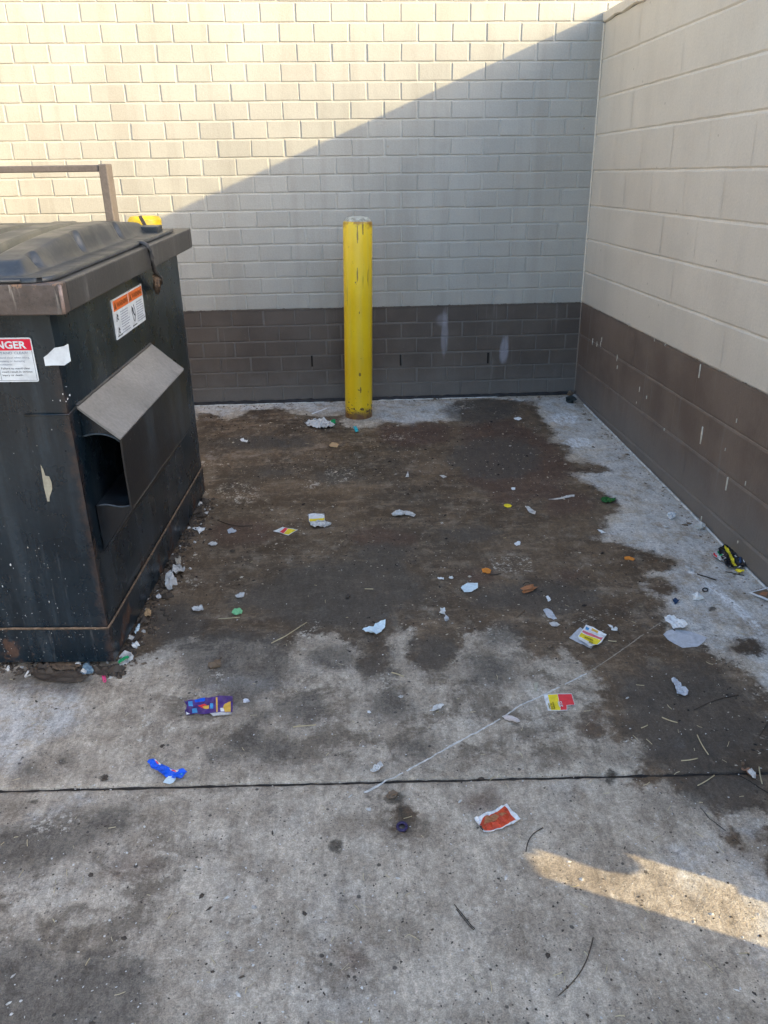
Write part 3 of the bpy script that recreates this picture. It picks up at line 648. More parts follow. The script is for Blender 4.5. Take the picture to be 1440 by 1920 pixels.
MB().tube([(.006+.108*i/8, PY0+.012, .566+.004*math.sin(i*.8)) for i in range(9)], .0032, 6).build('lower_lip', plain('scraped_lip', (.06,.07,.08), .4, .3, 60), pk, True)
MB().prism([(.001, PY1, .897), (.116, PY1, .794), (.116, PY1, .560), (.001, PY1, .40)], (0, .006, 0)).build('end_plate', M_POCK, pk)
MB().tube([(.003, PY0+i*(PY1-PY0)/30, .900+.003*mnoise.noise((i*.7,0,0))) for i in range(31)], .0065, 6).build('weld_bead', M_RIM, pk, True)
MB().tube([(.119, PY0+i*(PY1-PY0)/30, .794+.001*mnoise.noise((i*.7,4,0))) for i in range(31)], .003, 6).build('worn_edge', M_TOPPL, pk, True)
lipc = [(.002+.113*i/10, .800+.012*math.sin(math.pi*i/10*.9)-.016*(i/10)**2) for i in range(11)]
MB().prism([(.001, PY0+.010, .890), (.113, PY0+.010, .787)]+[(a, PY0+.010, min(b, .890-.103*(a/.113)-.004)) for a, b in lipc[::-1][1:]], (0, .004, 0)).build('closure_plate', M_STEEL, pk)
MB().tube([(a, PY0+.009, min(b, .890-.103*(a/.113)-.003)) for a, b in lipc], .0030, 6).build('torn_lip', plain('scraped_lip', (.06,.075,.085), .4, .3, 60), pk, True)
MB().prism([(-.125,-.006,.894), (.0055,-.006,.894), (.0055,-.006,.42), (-.105,-.006,.42)], (0, .009, 0)).build('doubler_plate', M_STEEL, dump)
MB().prism([(.0055,-.0058,.893), (.0055,.062,.902), (.0055,.062,.42), (.0055,-.0058,.42)], (-.006, 0, 0)).build('doubler_plate', M_STEEL, dump)
MB().tube([(-.125,-.0065,.895), (-.06,-.0068,.8955), (.005,-.0065,.895), (.0062,.03,.899), (.006,.062,.903)], .0028, 5).build('weld_seam', M_STEEL, dump, True)
M_BARE2 = plain('white_flecks', (.62,.62,.60), .7, .2, 60); M_BARE = plain('bare_primer', (.36,.33,.25), .7, .2, 60)
def decal_px(name, pts, ax, val, mat, parent, th=.0008, out=-1):
    P = [dl(px, py, ax, val) for px, py in pts]; e = {'x': Vector((th,0,0)), 'y': Vector((0,-th,0))}[ax]
    o = MB().prism(P, e).build(name, mat, parent); bm = bmesh.new(); bm.from_mesh(o.data); bmesh.ops.triangulate(bm, faces=bm.faces); bmesh.ops.recalc_face_normals(bm, faces=bm.faces); bm.to_mesh(o.data); bm.free(); return o
decal_px('bare_patch', [(76,871),(81,880),(85,892),(92,893),(97,905),(98,917),(93,932),(93,940),(89,940),(83,915)], 'y', -.0075, M_BARE, dump)
fl = MB(); rs = random.Random(44)
for k in range(150):
    if k < 16: px, py, r = [(124,725,2.2),(118,739,2.4),(131,741,3),(113,751,2.2),(99,751,1.8),(124,753,3),(20,1059,4),(5,1099,3),(127,748,2.2),(134,733,1.6),(108,1140,2),(60,1150,2),(92,1128,2),(150,1190,1.6),(40,1185,2),(26,850,1.5)][k]
    else: px, py, r = rs.uniform(-60, 200), 1235-abs(rs.gauss(0, 130)), rs.choice((.6,.8,1,1.1,1.5))
    if px > 112+(py-590)*.135: continue
    q = dl(px, py, 'y', -.0006 if py < 1168 else -.0075); rr = r*.00075; n = 5; a0 = rs.uniform(0, 6); st = rs.choice((1, 1, 1.8, 2.6))
    if q.x > -.13 and .42 < q.z < .9: q.y = -.0066
    if .155 > q.z > .02: q.y = -.0076
    fl.prism([q+Vector((rr*math.cos(a0+6.283*i/n)*rs.uniform(.6,1.2), 0, st*rr*math.sin(a0+6.283*i/n)*rs.uniform(.6,1.2))) for i in range(n)], (0, -.0006, 0))
tag(fl.build('paint_flecks', M_BARE2, dump), kind='stuff')
# ---- lids
def sm(a): a = max(0.0, min(1.0, a)); return a*a*(3-2*a)
def hump(u):
    b = .38
    for c in (.150, .285, .42, .555, .69, .815): b = max(b, 1-max(0, abs(u-c)-.040)/.022)
    if u < .114: b = max(0, 1-max(0, .112-u)/.040)
    return max(0.0, min(1.0, b))
def lid_h(u, v):
    # u from the outer edge, v from the front edge: an arch that is highest before the middle
    arch = .026*sm((v-.03)/.07)+.046*math.sin(math.pi*max(0, min(1, (v-.02)/1.28)))**.9
    ho = sm(hump(u))
    if u < .114:                                               # pressed notches in the side wall of the outer hump
        for c in (.17, .52, .92): ho *= 1-.7*math.exp(-((v-c)/.020)**6)*sm((.116-u)/.010)
    edge = sm((u-.040)/.02)*sm((.93-u)/.03)*sm((v-.02)/.04)*(1-.55*sm((v-1.22)/.1))
    return .008+edge*arch*ho
def lid(x_outer, sgn, name):
    nu, nv = 150, 130; wd, dp = .90, 1.35; V = []; F = []
    for j in range(nv+1):
        v = dp*j/nv
        for i in range(nu+1):
            u = wd*i/nu; cr = .028*max(0, .03-u)/.03*0; r = .03
            # rounded front corner
            vv = v
            if v < .07 and u < .07:
                q = math.hypot(.07-u, .07-v)
                if q > .07: k = .07/q; uu = .07-(.07-u)*k; vv = .07-(.07-v)*k
                else: uu = u
            else: uu = u
            V.append(Vector((x_outer-sgn*uu, -.070+vv, ZR1+.006+lid_h(u, v))))
    n0 = len(V)
    for j in range(nv):
        for i in range(nu): a = j*(nu+1)+i; q = (a, a+1, a+nu+2, a+nu+1); F.append(q if sgn < 0 else q[::-1])
    rimidx = [i for i in range(nu+1)]+[(j)*(nu+1)+nu for j in range(1,nv+1)]+[nv*(nu+1)+i for i in range(nu-1,-1,-1)]+[j*(nu+1) for j in range(nv-1,0,-1)]
    lo = [Vector((V[i].x, V[i].y, ZR1+.002)) for i in rimidx]; V += lo; m = len(rimidx)
    for k in range(m): F.append((rimidx[k], rimidx[(k+1)%m], n0+(k+1)%m, n0+k))
    o = mesh(name, V, F, M_LID, dump, True); bm = bmesh.new(); bm.from_mesh(o.data); bmesh.ops.recalc_face_normals(bm, faces=bm.faces); bm.to_mesh(o.data); bm.free(); return o
def lidmat():
    n = NT('lid_plastic'); v = n.obj()
    c = n.mix(n.step(n.noise(5, 5, .65, vec=v), .3, .7), (.022,.026,.030), (.042,.045,.047))
    c = n.mix(n.mul(n.step(n.noise(14, 5, .7, vec=v), .5, .7), .4), c, (.10,.096,.088))
    n.bump(n.noise(60, 4, .6, vec=v), .0008, .5)
    return n.done(c, n.step(n.noise(9, 4, .6, vec=v), .3, .7, .30, .5), 0, .5)
M_LID = lidmat()
ld = lid(.043, 1, 'lid'); lid(-LW-.043, -1, 'lid')
MB().tube([(-.03,-.071,ZR1+.007),(-.40,-.073,ZR1+.007),(-.84,-.071,ZR1+.007)], .006, 6).build('front_lip', M_LID, ld, True)
for xa, xb in ((-.215,-.33), (-.385,-.49)):
    MB().box((xb, 1.285, ZR1+.004), (xa, 1.375, ZR1+.042), .010).build('hinge_knuckle', M_LID, ld, True)
M_ROD = plain('dark_rod', (.03,.03,.032), .4, .2, 40)
HA = dl(298, 428, 'y', 1.37); HB = dl(266, 428, 'y', 1.37)
MB().tube([(-LW-.01, 1.37, HA.z), (HA.x, 1.37, HA.z)], .010, 10).build('hinge_rod', M_ROD, dump, True)
HC = dl(300, 441, 'z', ZR1)
MB().box((HC.x-.085, HC.y-.03, ZR1), (HC.x, HC.y+.05, ZR1+.036), .004).build('hinge_bracket', M_LID, dump)
lp = [dl(*p, 'y', 1.28) for p in ((281,440),(272,425),(263,410),(261,406),(264,405),(267,410),(276,427),(285,441))]
MB().tube(lp, .0040, 6).build('wire_loop', plain('rusty_wire', (.10,.075,.065), .6, .3, 50), dump, True)
# rear stop rail standing above the lids
M_RAIL = steel('rail_paint', (.085,.070,.066), (.115,.098,.092), .5, .2, .3)
YR = 1.415
p0 = dl(183,308,'y',YR); p1 = dl(199,308,'y',YR); pb = dl(194,322,'y',YR)
MB().box((p0.x, YR, ZR1-.02), (p1.x, YR+.075, p0.z), .004).build('rail_post', M_RAIL, dump)
MB().box((-LW+.05, YR, ZR1-.02), (-LW+.05+(p1.x-p0.x), YR+.075, p0.z), .004).build('rail_post', M_RAIL, dump)
MB().box((-LW+.05+(p1.x-p0.x)+.001, YR+.004, pb.z), (p0.x-.001, YR+.06, p0.z-.003), .004).build('stop_rail', M_RAIL, dump)
# frayed strap hanging over the rim
M_STRAP = plain('dark_strap', (.075,.072,.070), .8, .35, 60, .003); M_FRAY = plain('frayed_end', (.21,.15,.11), .9, .4, 80)
sp = [dl(258,456,'x',.03), dl(268,456,'x',.055), dl(276,460,'x',.076), dl(281,470,'x',.079), dl(285,484,'x',.080), dl(287,497,'x',.080), dl(290,508,'x',.070), dl(296,515,'x',.05), dl(302,521,'x',.04), dl(303,532,'x',.03)]
MB().tube(sp, .0075, 7, taper=[1,1,1.1,1,1.2,1,1.1,.9,.8,.6]).build('strap', M_STRAP, dump, True)
fr = MB()
for i in range(16):
    a = dl(287+i*.75, 512+abs(i-8)*.4, 'x', .05); b = dl(289+i*.8+random.uniform(-1,1), 540+random.uniform(0,12), 'x', .02+random.uniform(-.01,.012))
    fr.tube([a, a.lerp(b,.5)+Vector((random.uniform(-.004,.004),)*3), b], .0030, 5)
fr.build('frayed_end', M_FRAY, dump, True)

# ---- lettering helper: flat text turned into a thin mesh
def text(body, size, mat, parent, O, X, Y, name='lettering', bold=0.0, lift=.0006, sx=1.0, align='LEFT', space=1.0, width=None):
    cu = bpy.data.curves.new('lettering', 'FONT'); cu.body = body; cu.size = size; cu.offset = bold*size; cu.align_x = align; cu.space_line = space; cu.resolution_u = 3
    o = bpy.data.objects.new('lettering', cu); col.objects.link(o)
    me = bpy.data.meshes.new_from_object(o.evaluated_get(bpy.context.evaluated_depsgraph_get()))
    bpy.data.objects.remove(o); O, X, Y = Vector(O), Vector(X), Vector(Y); N = X.cross(Y)
    if width: xs_ = [v.co.x for v in me.vertices]; sx = width/(max(xs_)-min(xs_))
    V = [O+X*(v.co.x*sx)+Y*v.co.y+N*lift for v in me.vertices]; F = [tuple(p.vertices) for p in me.polygons]
    bpy.data.meshes.remove(me); return mesh(name, V, F, mat, parent)
def rect(O, X, Y, x0, y0, x1, y1, lift, mat, parent, name, rad=0.0, th=.0005):
    O, X, Y = Vector(O), Vector(X), Vector(Y); N = X.cross(Y); P = []
    if rad:
        for cx, cy, a0 in ((x1-rad,y0+rad,-90),(x1-rad,y1-rad,0),(x0+rad,y1-rad,90),(x0+rad,y0+rad,180)):
            P += [(cx+rad*math.cos(R(a0+t)), cy+rad*math.sin(R(a0+t))) for t in (0,30,60,90)]
    else: P = [(x0,y0),(x1,y0),(x1,y1),(x0,y1)]
    return MB().prism([O+X*a+Y*b+N*(lift-th) for a, b in P], N*th).build(name, mat, parent)
M_SWH = plain('sign_white', (.66,.70,.73), .4, .08, 30, dirt=.22); M_SRED = plain('sign_red', (.62,.012,.045), .35, .08, 20)
M_SBLK = plain('sign_ink', (.05,.055,.07), .5, .1, 20); M_SGRY = plain('faded_ink', (.22,.25,.32), .5, .1, 20); M_SORG = plain('sign_orange', (.72,.16,.035), .4, .12, 30); M_SDOR = plain('sign_dark_orange', (.20,.055,.012), .5, .1, 20)
X1, ZS, WS, HS = -.062, .995, .168, .127
O = (X1-WS, -.004, ZS); X = (1,0,0); Y = (0,0,1)
sg = rect(O, X, Y, 0, 0, WS, HS, .0012, M_SWH, dump, 'danger_sign', .006, .0014); sg['label'] = 'white sticker with red DANGER heading reading stand clear'
rect(O, X, Y, .003, HS-.036, WS-.003, HS-.004, .0018, M_SRED, sg, 'heading')
text('DANGER', .0285, M_SWH, sg, Vector(O)+Vector((WS/2,0,HS-.0300)), X, Y, 'heading_letters', .03, .0024, 1.30, 'CENTER', width=.132)
LX = .066
text('STAND CLEAR!', .0098, M_SGRY, sg, Vector(O)+Vector((LX,0,HS-.0465)), X, Y, bold=.012, lift=.0018, width=.086)
text('Stand clear when lifting,\nmoving or dumping\ncontainer.', .0078, M_SGRY, sg, Vector(O)+Vector((LX,0,HS-.0590)), X, Y, bold=.006, lift=.0018, width=.088, space=1.25)
text('Failure to stand clear\ncould result in serious\ninjury or death.', .0078, M_SBLK, sg, Vector(O)+Vector((LX,0,HS-.0900)), X, Y, bold=.006, lift=.0018, width=.088, space=1.25)
for a in ((.004,.004,WS-.004,.0048), (WS-.0048,.0049,WS-.004,HS-.037), (LX-.005,.006,LX-.0042,HS-.038), (.004,.0049,.0048,HS-.037)):
    rect(O, X, Y, *a, .0018, M_SBLK, sg, 'border_line')
ring = [Vector(O)+Vector((.034+.022*math.cos(t), -.0016, .058+.022*math.sin(t))) for t in np.linspace(0, 2*math.pi, 33)[:-1]]
MB().tube(ring, .0022, 4, True).build('prohibition_ring', M_SRED, sg)
MB().tube([ring[4], ring[20]], .0022, 4).build('prohibition_bar', M_SRED, sg)
MB().prism([Vector(O)+Vector((.034+a*.8, -.0012, .058+b)) for a, b in ((-.006,-.018),(.006,-.018),(.005,.004),(.009,.008),(.004,.012),(.004,.018),(-.004,.018),(-.004,.012),(-.009,.006),(-.005,.003))], (0,-.0006,0)).build('figure', M_SBLK, sg)
torn = decal_px('torn_sticker', [(82,670),(90,664),(97,657),(102,652),(112,650.5),(120,649),(128,644.5),(133,677),(121,685),(100,685),(85,686)], 'y', -.0062, M_SWH, dump); torn['label'] = 'torn scrap of a blank white sticker'
# warning sticker on the side: two columns under orange headings
O = Vector((.0055, .502, 1.000)); X = (0,1,0); Y = (0,0,1); WS, HS = .352, .134
sg = rect(O, X, Y, 0, 0, WS, HS, .0012, M_SWH, dump, 'warning_sticker', 0, .004); sg['label'] = 'white sticker with two orange warning headings and small pictures'
for c in (0, 1):
    x0 = .006+c*.174; x1 = x0+.166
    rect(O, X, Y, x0, HS-.040, x1, HS-.005, .0018, M_SORG, sg, 'heading')
    text('WARNING', .0235, M_SDOR, sg, O+Vector((0,x0+.038,HS-.031)), X, Y, 'heading_letters', .02, .0024, width=.122)
    MB().prism([O+Vector((.0018,x0+.006,HS-.034)), O+Vector((.0018,x0+.032,HS-.034)), O+Vector((.0018,x0+.019,HS-.010))], (.0006,0,0)).build('alert_triangle', M_SDOR, sg)
    rs = random.Random(c)
    lx = x0+.062 if c == 0 else x0+.076
    ln = MB()
    for k in range(9):
        z = HS-.050-k*.0085; xx = lx
        if c == 0 and k > 6: z -= .003
        while xx < x1-.012-rs.uniform(0,.02):
            wl = rs.uniform(.006,.016); P = [O+Vector((.0018,xx,z)), O+Vector((.0018,xx+wl,z)), O+Vector((.0018,xx+wl,z-.0032)), O+Vector((.0018,xx,z-.0032))]
            ln.prism(P[::-1], (.0004,0,0)); xx += wl+.004
    ln.build('small_print', M_SGRY, sg)
    pic = MB()
    if c == 0:
        for dz in (0, -.046):
            q = lambda a, b: O+Vector((.0018, x0+.026+a, HS-.064+dz+b))
            pic.tube([q(-.012,-.012),q(0,.012),q(.010,-.010),q(-.008,.002)], .0013, 4); pic.tube([q(-.002,.012),q(.006,.004)], .0026, 4)
    else:
        q = lambda a, b: O+Vector((.0018, x0+.036+a, HS-.075+b))
        pic.tube([q(-.016,.02),q(-.02,.0),q(-.010,-.03),q(.0,-.038),q(.014,-.02),q(.016,.004),q(.006,.022)], .0012, 4); pic.tube([q(-.008,.014),q(-.010,.002),q(.002,-.012),q(.008,-.016)], .0030, 4)
    pic.build('pictogram', M_SBLK, sg)
    bl = MB()
    for k in range(5): a = x0+.006+k*.011; bl.prism([O+Vector((.0018,a,.007)),O+Vector((.0018,a,.0115)),O+Vector((.0018,a+.008,.0115)),O+Vector((.0018,a+.008,.007))], (.0004,0,0))
    bl.build('footer_print', M_SBLK, sg)

# ================================================================== LITTER
def sheet(name, label, cat, outline, mats, zones=(), amp=.004, cell=None, th=.0006, seed=0, lift=.0022, group=None, base=0.0, fold=None, parent=None, curl=0.0, freq=1.0):
    """a limp sheet lying on the pad: outline traced on the ground, own thickness, creases and lifted edges"""
    out = [g(*p, base) for p in outline]; c = sum(out, Vector())/len(out); size = max((p-c).length for p in out)
    cell = cell or max(size/8, .004)
    pts = []; edges = []
    def addloop(lp):
        n0 = len(pts); n = 0
        for a, b in zip(lp, lp[1:]+lp[:1]):
            k = max(1, int((b-a).length/cell))
            for i in range(k): q = a.lerp(b, i/k); pts.append(Vector((q.x, q.y))); n += 1
        edges.extend((n0+i, n0+(i+1) % n) for i in range(n))
    addloop(out); zp = [[g(*p, base) for p in z[0]] for z in zones]
    for z in zp: addloop(z)
    x0, x1 = min(p.x for p in out), max(p.x for p in out); y0, y1 = min(p.y for p in out), max(p.y for p in out)
    rs = random.Random(seed); yy = y0
    while yy < y1:
        xx = x0
        while xx < x1:
            pts.append(Vector((xx+rs.uniform(-.35,.35)*cell, yy+rs.uniform(-.35,.35)*cell))); xx += cell
        yy += cell
    r = delaunay_2d_cdt(pts, edges, [], 0, 1e-6); P = r[0]; tris = r[2]
    op = np.array([[p.x, p.y] for p in out]); zpa = [np.array([[p.x, p.y] for p in z]) for z in zp]
    cen = np.array([[sum(P[i][k] for i in t)/3 for k in (0, 1)] for t in tris]); ins = sdist(cen, op) > 0
    zi = np.zeros(len(tris), int)
    for z, a in zip(zones, zpa): zi[sdist(cen, a) > 0] = z[1]
    keep = [k for k in range(len(tris)) if ins[k]]
    used = sorted({i for k in keep for i in tris[k]}); mp = {i: n for n, i in enumerate(used)}
    ed = sdist(np.array([[P[i].x, P[i].y] for i in used]), op)
    V = []
    for n, i in enumerate(used):
        q = P[i]; f = freq*9/max(size, .01)*.12
        a = mnoise.noise((q.x*f*2.2, q.y*f*2.2, seed*3.7)); b = 1-abs(mnoise.noise((q.x*f*3.3, q.y*f*3.3, seed*1.3+9)))*2.2
        h = lift+base+amp*max(0, .35+.8*a+.55*b)+curl*math.exp(-max(ed[n], 0)/(size*.16))*max(0, mnoise.noise((q.x*f*1.2, q.y*f*1.2, seed+40))+.35)
        V.append((q.x-c.x, q.y-c.y, G(q.y)+h-c.z))
    nV = len(V); F = [tuple(mp[i] for i in tris[k]) for k in keep]; idx = [int(zi[k]) for k in keep]
    V += [(a, b, d-th) for a, b, d in V]
    cnt = {}
    for t in F:
        for i in range(3): e = (t[i], t[(i+1) % 3]); cnt[tuple(sorted(e))] = cnt.get(tuple(sorted(e)), []) + [e]
    F2 = F+[tuple(i+nV for i in t[::-1]) for t in F]; idx2 = idx+idx
    for es in cnt.values():
        if len(es) == 1: a, b = es[0]; F2.append((b, a, a+nV, b+nV)); idx2.append(0)
    o = mesh(name, V, F2, mats, parent, False, idx2); o.location = c
    if label: tag(o, label, cat, group)
    return o
def crumple(name, label, cat, cx, cy, wpx, hpx, mat, seed, asp=1.0, rot=0.0, group=None, parent=None, sub=2, rough=.55):
    """crumpled lump resting on the pad; cy is the pixel row of its foot"""
    c = g(cx, cy); m = mpp(c); rx = wpx*m/2; hz = hpx*m/2*1.05; ry = rx*asp; rs = random.Random(seed)
    bm = bmesh.new(); bmesh.ops.create_icosphere(bm, subdivisions=sub, radius=1)
    off = Vector((rs.uniform(0,50), rs.uniform(0,50), rs.uniform(0,50)))
    for v in bm.verts:
        d = v.co.normalized(); k = 1-rough*abs(mnoise.noise(d*1.9+off))*2.0+rough*.5*mnoise.noise(d*4.3+off)-rough*.5*abs(mnoise.noise(d*7+off))
        v.co = d*max(.25, k*(1+rs.uniform(-.16,.16)))+Vector((rs.uniform(-.08,.08), rs.uniform(-.08,.08), 0))
    ca, sa = math.cos(rot), math.sin(rot)
    V = [Vector((v.co.x*rx*ca-v.co.y*ry*sa, v.co.x*rx*sa+v.co.y*ry*ca, v.co.z*hz)) for v in bm.verts]
    zb = sorted(v.z for v in V)[len(V)//10]
    V = [Vector((v.x, v.y, max(v.z, zb)-zb+.001+.033*v.y)) for v in V]
    F = [[v.index for v in f.verts] for f in bm.faces]; bm.free()
    o = mesh(name, V, F, mat, parent); o.location = (c.x, c.y+ry*.6, G(c.y+ry*.6))
    if label: tag(o, label, cat, group)
    return o
def strand(name, label, cat, px, r, mat, group=None, h=0.0, seed=0, parent=None, arch=0.0):
    P = []; n = len(px)
    for i, p in enumerate(px):
        q = g(*p); t = i/max(1, n-1); P.append(Vector((q.x, q.y, G(q.y)+r+.0008+h+arch*math.sin(math.pi*t))))
    c = P[0].copy(); o = MB().tube([q-c for q in P], r, 6).build(name, mat, parent, True); o.location = c
    if label: tag(o, label, cat, group)
    return o
def curve(a, b, bow, n=8):
    dx, dy = b[0]-a[0], b[1]-a[1]
    return [(a[0]+dx*t-dy*bow*math.sin(math.pi*t), a[1]+dy*t+dx*bow*math.sin(math.pi*t)) for t in [i/n for i in range(n+1)]]
pm = lambda nm, c, **k: plain(nm, c, k.pop('rough', .7), k.pop('var', .12), k.pop('scale', 60), **k)
M_WHT = pm('white_paper', (.72,.72,.71), dirt=.25); M_PBL = pm('pale_blue_paper', (.62,.73,.77), dirt=.12); M_DWH = pm('dirty_white', (.58,.56,.53), dirt=.6)
M_TAN = pm('tan_card', (.48,.31,.16), dirt=.3); M_BRN = pm('brown_paper', (.15,.105,.07), dirt=.4); M_DKB = pm('dark_brown_scrap', (.06,.045,.034), dirt=.3)
M_YEL = pm('yellow_print', (.80,.62,.03), dirt=.1); M_RED = pm('red_print', (.72,.045,.055), dirt=.08); M_PNK = pm('pink_print', (.72,.16,.20), dirt=.1); M_OLV = pm('olive_ink', (.33,.25,.01))
M_PUR = pm('purple_foil', (.075,.035,.17), rough=.3, var=.4, scale=25); M_BLU = pm('blue_foil', (.012,.10,.62), rough=.3, var=.25); M_CYN = pm('cyan_print', (.06,.28,.55), rough=.35); M_ORG = pm('orange_scrap', (.62,.22,.03), dirt=.2); M_GRN = pm('green_plastic', (.01,.30,.10), rough=.4); M_TEAL = pm('teal_plastic', (.01,.36,.42), rough=.4)
M_BLKF = pm('black_foil', (.012,.012,.014), rough=.28, var=.3); M_NAVY = pm('navy_scrap', (.02,.045,.10)); M_GRNP = pm('pale_green_paper', (.22,.52,.25), dirt=.15); M_STRAWM = pm('straw_fibre', (.48,.40,.25)); M_TWIG = pm('dark_twig', (.055,.042,.032)); M_SAUCE = pm('red_sauce', (.48,.055,.02), rough=.3, var=.35, scale=25); M_PEEL = pm('orange_peel', (.36,.15,.065), dirt=.4); M_MAG = pm('pink_plastic', (.75,.06,.22), rough=.4); M_INK = pm('purple_ring', (.03,.022,.075), rough=.35); M_GREYP = pm('wet_grey_paper', (.47,.48,.51), dirt=.2); M_LEAF = pm('dry_leaf', (.24,.13,.08)); M_GOLD = pm('gold_print', (.70,.42,.07), rough=.35)
def clearmat():
    n = NT('clear_film'); n.b.inputs['Transmission Weight'].default_value = .55; n.b.inputs['IOR'].default_value = 1.2
    n.bump(n.noise(60, 3, .6, vec=n.obj()), .003); return n.done((.86,.88,.90), .22, 0, .5)
M_CLR = clearmat()
# -- large printed pieces
t = sheet('sale_tag', 'notched red and yellow price tag beside the chalky line', 'tag', [(1019,1304),(1045,1302.5),(1072,1302),(1078,1324),(1063,1325),(1063.5,1334),(1027,1334)], [M_WHT, M_YEL, M_RED], [([(1027,1304.3),(1045,1303.4),(1051,1333),(1033.5,1333)],1), ([(1045.6,1303.4),(1071.5,1302.8),(1077,1323.4),(1062.2,1324.3),(1062.6,1333),(1051.6,1333)],2)], amp=.0012, seed=3, cell=.006, curl=.002)
def ground_text(body, px, up, size_px, mat, parent, sx=1.0, bold=.02, h=.0062, align='LEFT', name='lettering'):
    a = g(*px, h); b = g(*up, h); Xv = (b-a); m = mpp(a); Xv = Vector((Xv.x, Xv.y, .033*Xv.y)).normalized(); N = Vector((0,-.033,1)).normalized(); Yv = N.cross(Xv)
    o = text(body, size_px*m, mat, None, a, Xv, Yv, name, bold, 0, sx, align); c = parent.location
    for v in o.data.vertices: v.co -= c
    o.parent = parent; return o
ground_text('SITS', (1056,1325), (1052,1311), 11, M_WHT, t, .8, h=.0052)
ground_text('EZEL', (1041,1329), (1035,1309), 15, M_OLV, t, .62, h=.0052)
t = sheet('store_flyer', 'folded white flyer with pink and yellow bands beside a wet chalky line', 'flyer', [(1067,1197),(1088,1178),(1096,1184),(1110,1192),(1120,1203),(1108,1217),(1088,1208)], [M_GREYP], amp=.003, seed=5, lift=.0015)
sheet('top_page', None, None, [(1098.5,1174.5),(1112,1180),(1137,1194),(1128,1207),(1117,1213),(1105,1217),(1086,1204),(1083,1197)], [M_WHT, M_PNK, M_YEL, M_CYN, M_GOLD], [([(1093,1185),(1130,1199),(1127,1204),(1091,1189.5)],1), ([(1090,1190.5),(1127,1204.5),(1117,1212.5),(1084.5,1197.5)],2), ([(1098.5,1178),(1105,1181),(1103,1185),(1097,1183)],3), ([(1110,1181),(1122,1186.5),(1120,1190),(1108,1185.5)],4)], amp=.004, seed=6, lift=.0045, parent=None, curl=.008).name = 'top_page'
tp = bpy.data.objects['top_page']; tp.parent = t; tp.location = tp.location-t.location
ink = MB()
for px, py in ((1098,1195),(1101,1196),(1104,1197.5),(1107,1198.5),(1110,1200),(1106,1204),(1110,1205.5)):
    q = g(px, py, .012)-t.location; ink.box(q-Vector((.003,.004,.0004)), q+Vector((.003,.004,.0004)))
ink.build('printed_marks', M_OLV, t)
sheet('price_ticket', 'diamond-lying ticket striped white red and yellow on the brown stain', 'ticket', [(512,997),(530,989.5),(559,994.5),(541,1005)], [M_WHT, M_RED, M_YEL], [([(524,998.8),(534,990.6),(540,991.8),(531,1001.5)],1), ([(531.5,1002),(540.6,992),(556,994.8),(541,1003.6)],2)], amp=.001, seed=8, cell=.008, curl=.004)
t = sheet('price_ticket', 'small white and yellow ticket with a dirty crumpled tail', 'ticket', [(578.5,965.5),(608,964.5),(609,978),(579.5,980)], [M_WHT, M_YEL, M_OLV], [([(580,974),(608,972.5),(608.3,977.3),(580.3,979.3)],1)], amp=.001, seed=9, cell=.008, curl=.004)
q = sheet('crumpled_tail', None, None, [(580,981),(608,979),(622,984.5),(620,988),(606,990),(588,991.5),(583,987)], [M_DWH], amp=.012, seed=10, cell=.006, freq=1.6); q.parent = t; q.location = q.location-t.location
t = sheet('candy_wrapper', 'flattened purple foil sweet wrapper with gold patches in front of the container', 'wrapper', [(345,1314),(349,1318),(352,1315.5),(376,1312),(402,1310),(407,1308),(436,1306.5),(437,1322),(436.5,1338),(410,1340),(394,1341),(375,1341.5),(350,1343),(347,1336),(351,1327)], [M_PUR, M_CYN, M_GOLD, M_RED, M_WHT, M_BLU],
      [([(353,1318),(361,1317),(362,1326),(354,1327)],1), ([(360,1331),(369,1330),(371,1340),(361,1341)],1), ([(371,1325),(384,1322),(392,1325),(392,1331),(382,1331)],3), ([(380,1327),(392,1323.5),(391.5,1331.5),(383,1331)],2), ([(421,1322),(433,1317),(433,1337),(422,1337),(418,1328)],2), ([(405,1311),(408,1310),(408.5,1337),(405.5,1338)],2), ([(365,1313.5),(385,1311.5),(385,1317),(366,1319)],5), ([(394,1321),(400,1321),(400,1331),(394,1331)],1), ([(346,1326),(350.5,1326),(349,1333),(347,1334)],4), ([(349,1337),(357,1341),(350,1342.5)],4), ([(413,1330),(419,1329),(421,1336),(414,1336)],4)], amp=.003, seed=11, cell=.006, curl=.005, freq=1.5)
q = sheet('torn_white_edge', None, None, [(394,1341),(400,1337.5),(404,1339.5),(434,1338.8),(435,1343),(400,1345.5)], [M_DWH], amp=.002, seed=12, lift=.006); q.parent = t; q.location = q.location-t.location
t = sheet('candy_wrapper', 'bright blue foil wrapper lying against the slab joint', 'wrapper', [(277,1433),(281,1429),(287,1428),(296,1433),(306,1439),(318,1444),(332,1447),(345,1446.5),(352,1452),(343,1461),(336,1466.5),(327,1463),(312,1461),(299,1453),(285,1444)], [M_BLU, M_WHT, M_RED, M_CYN], [([(290,1432),(294,1431.5),(303,1437),(301,1439.5)],1), ([(292,1433.5),(296,1434),(299,1437),(296,1437.5)],2), ([(318,1445.5),(336,1447.5),(334,1451),(320,1449)],1), ([(322,1447),(331,1448),(330,1450),(323,1449.5)],2), ([(338,1452),(344,1452),(342,1457),(338,1457)],3)], amp=.007, seed=13, cell=.006, curl=.008, freq=1.4)
sheet('paper_leaf', 'leaf-shaped pale blue paper bit touching the blue foil wrapper', 'paper', [(306,1470),(311,1463),(317,1459),(331,1458),(330,1465),(325,1471),(318,1474)], [M_PBL], amp=.0015, seed=14, lift=.006)
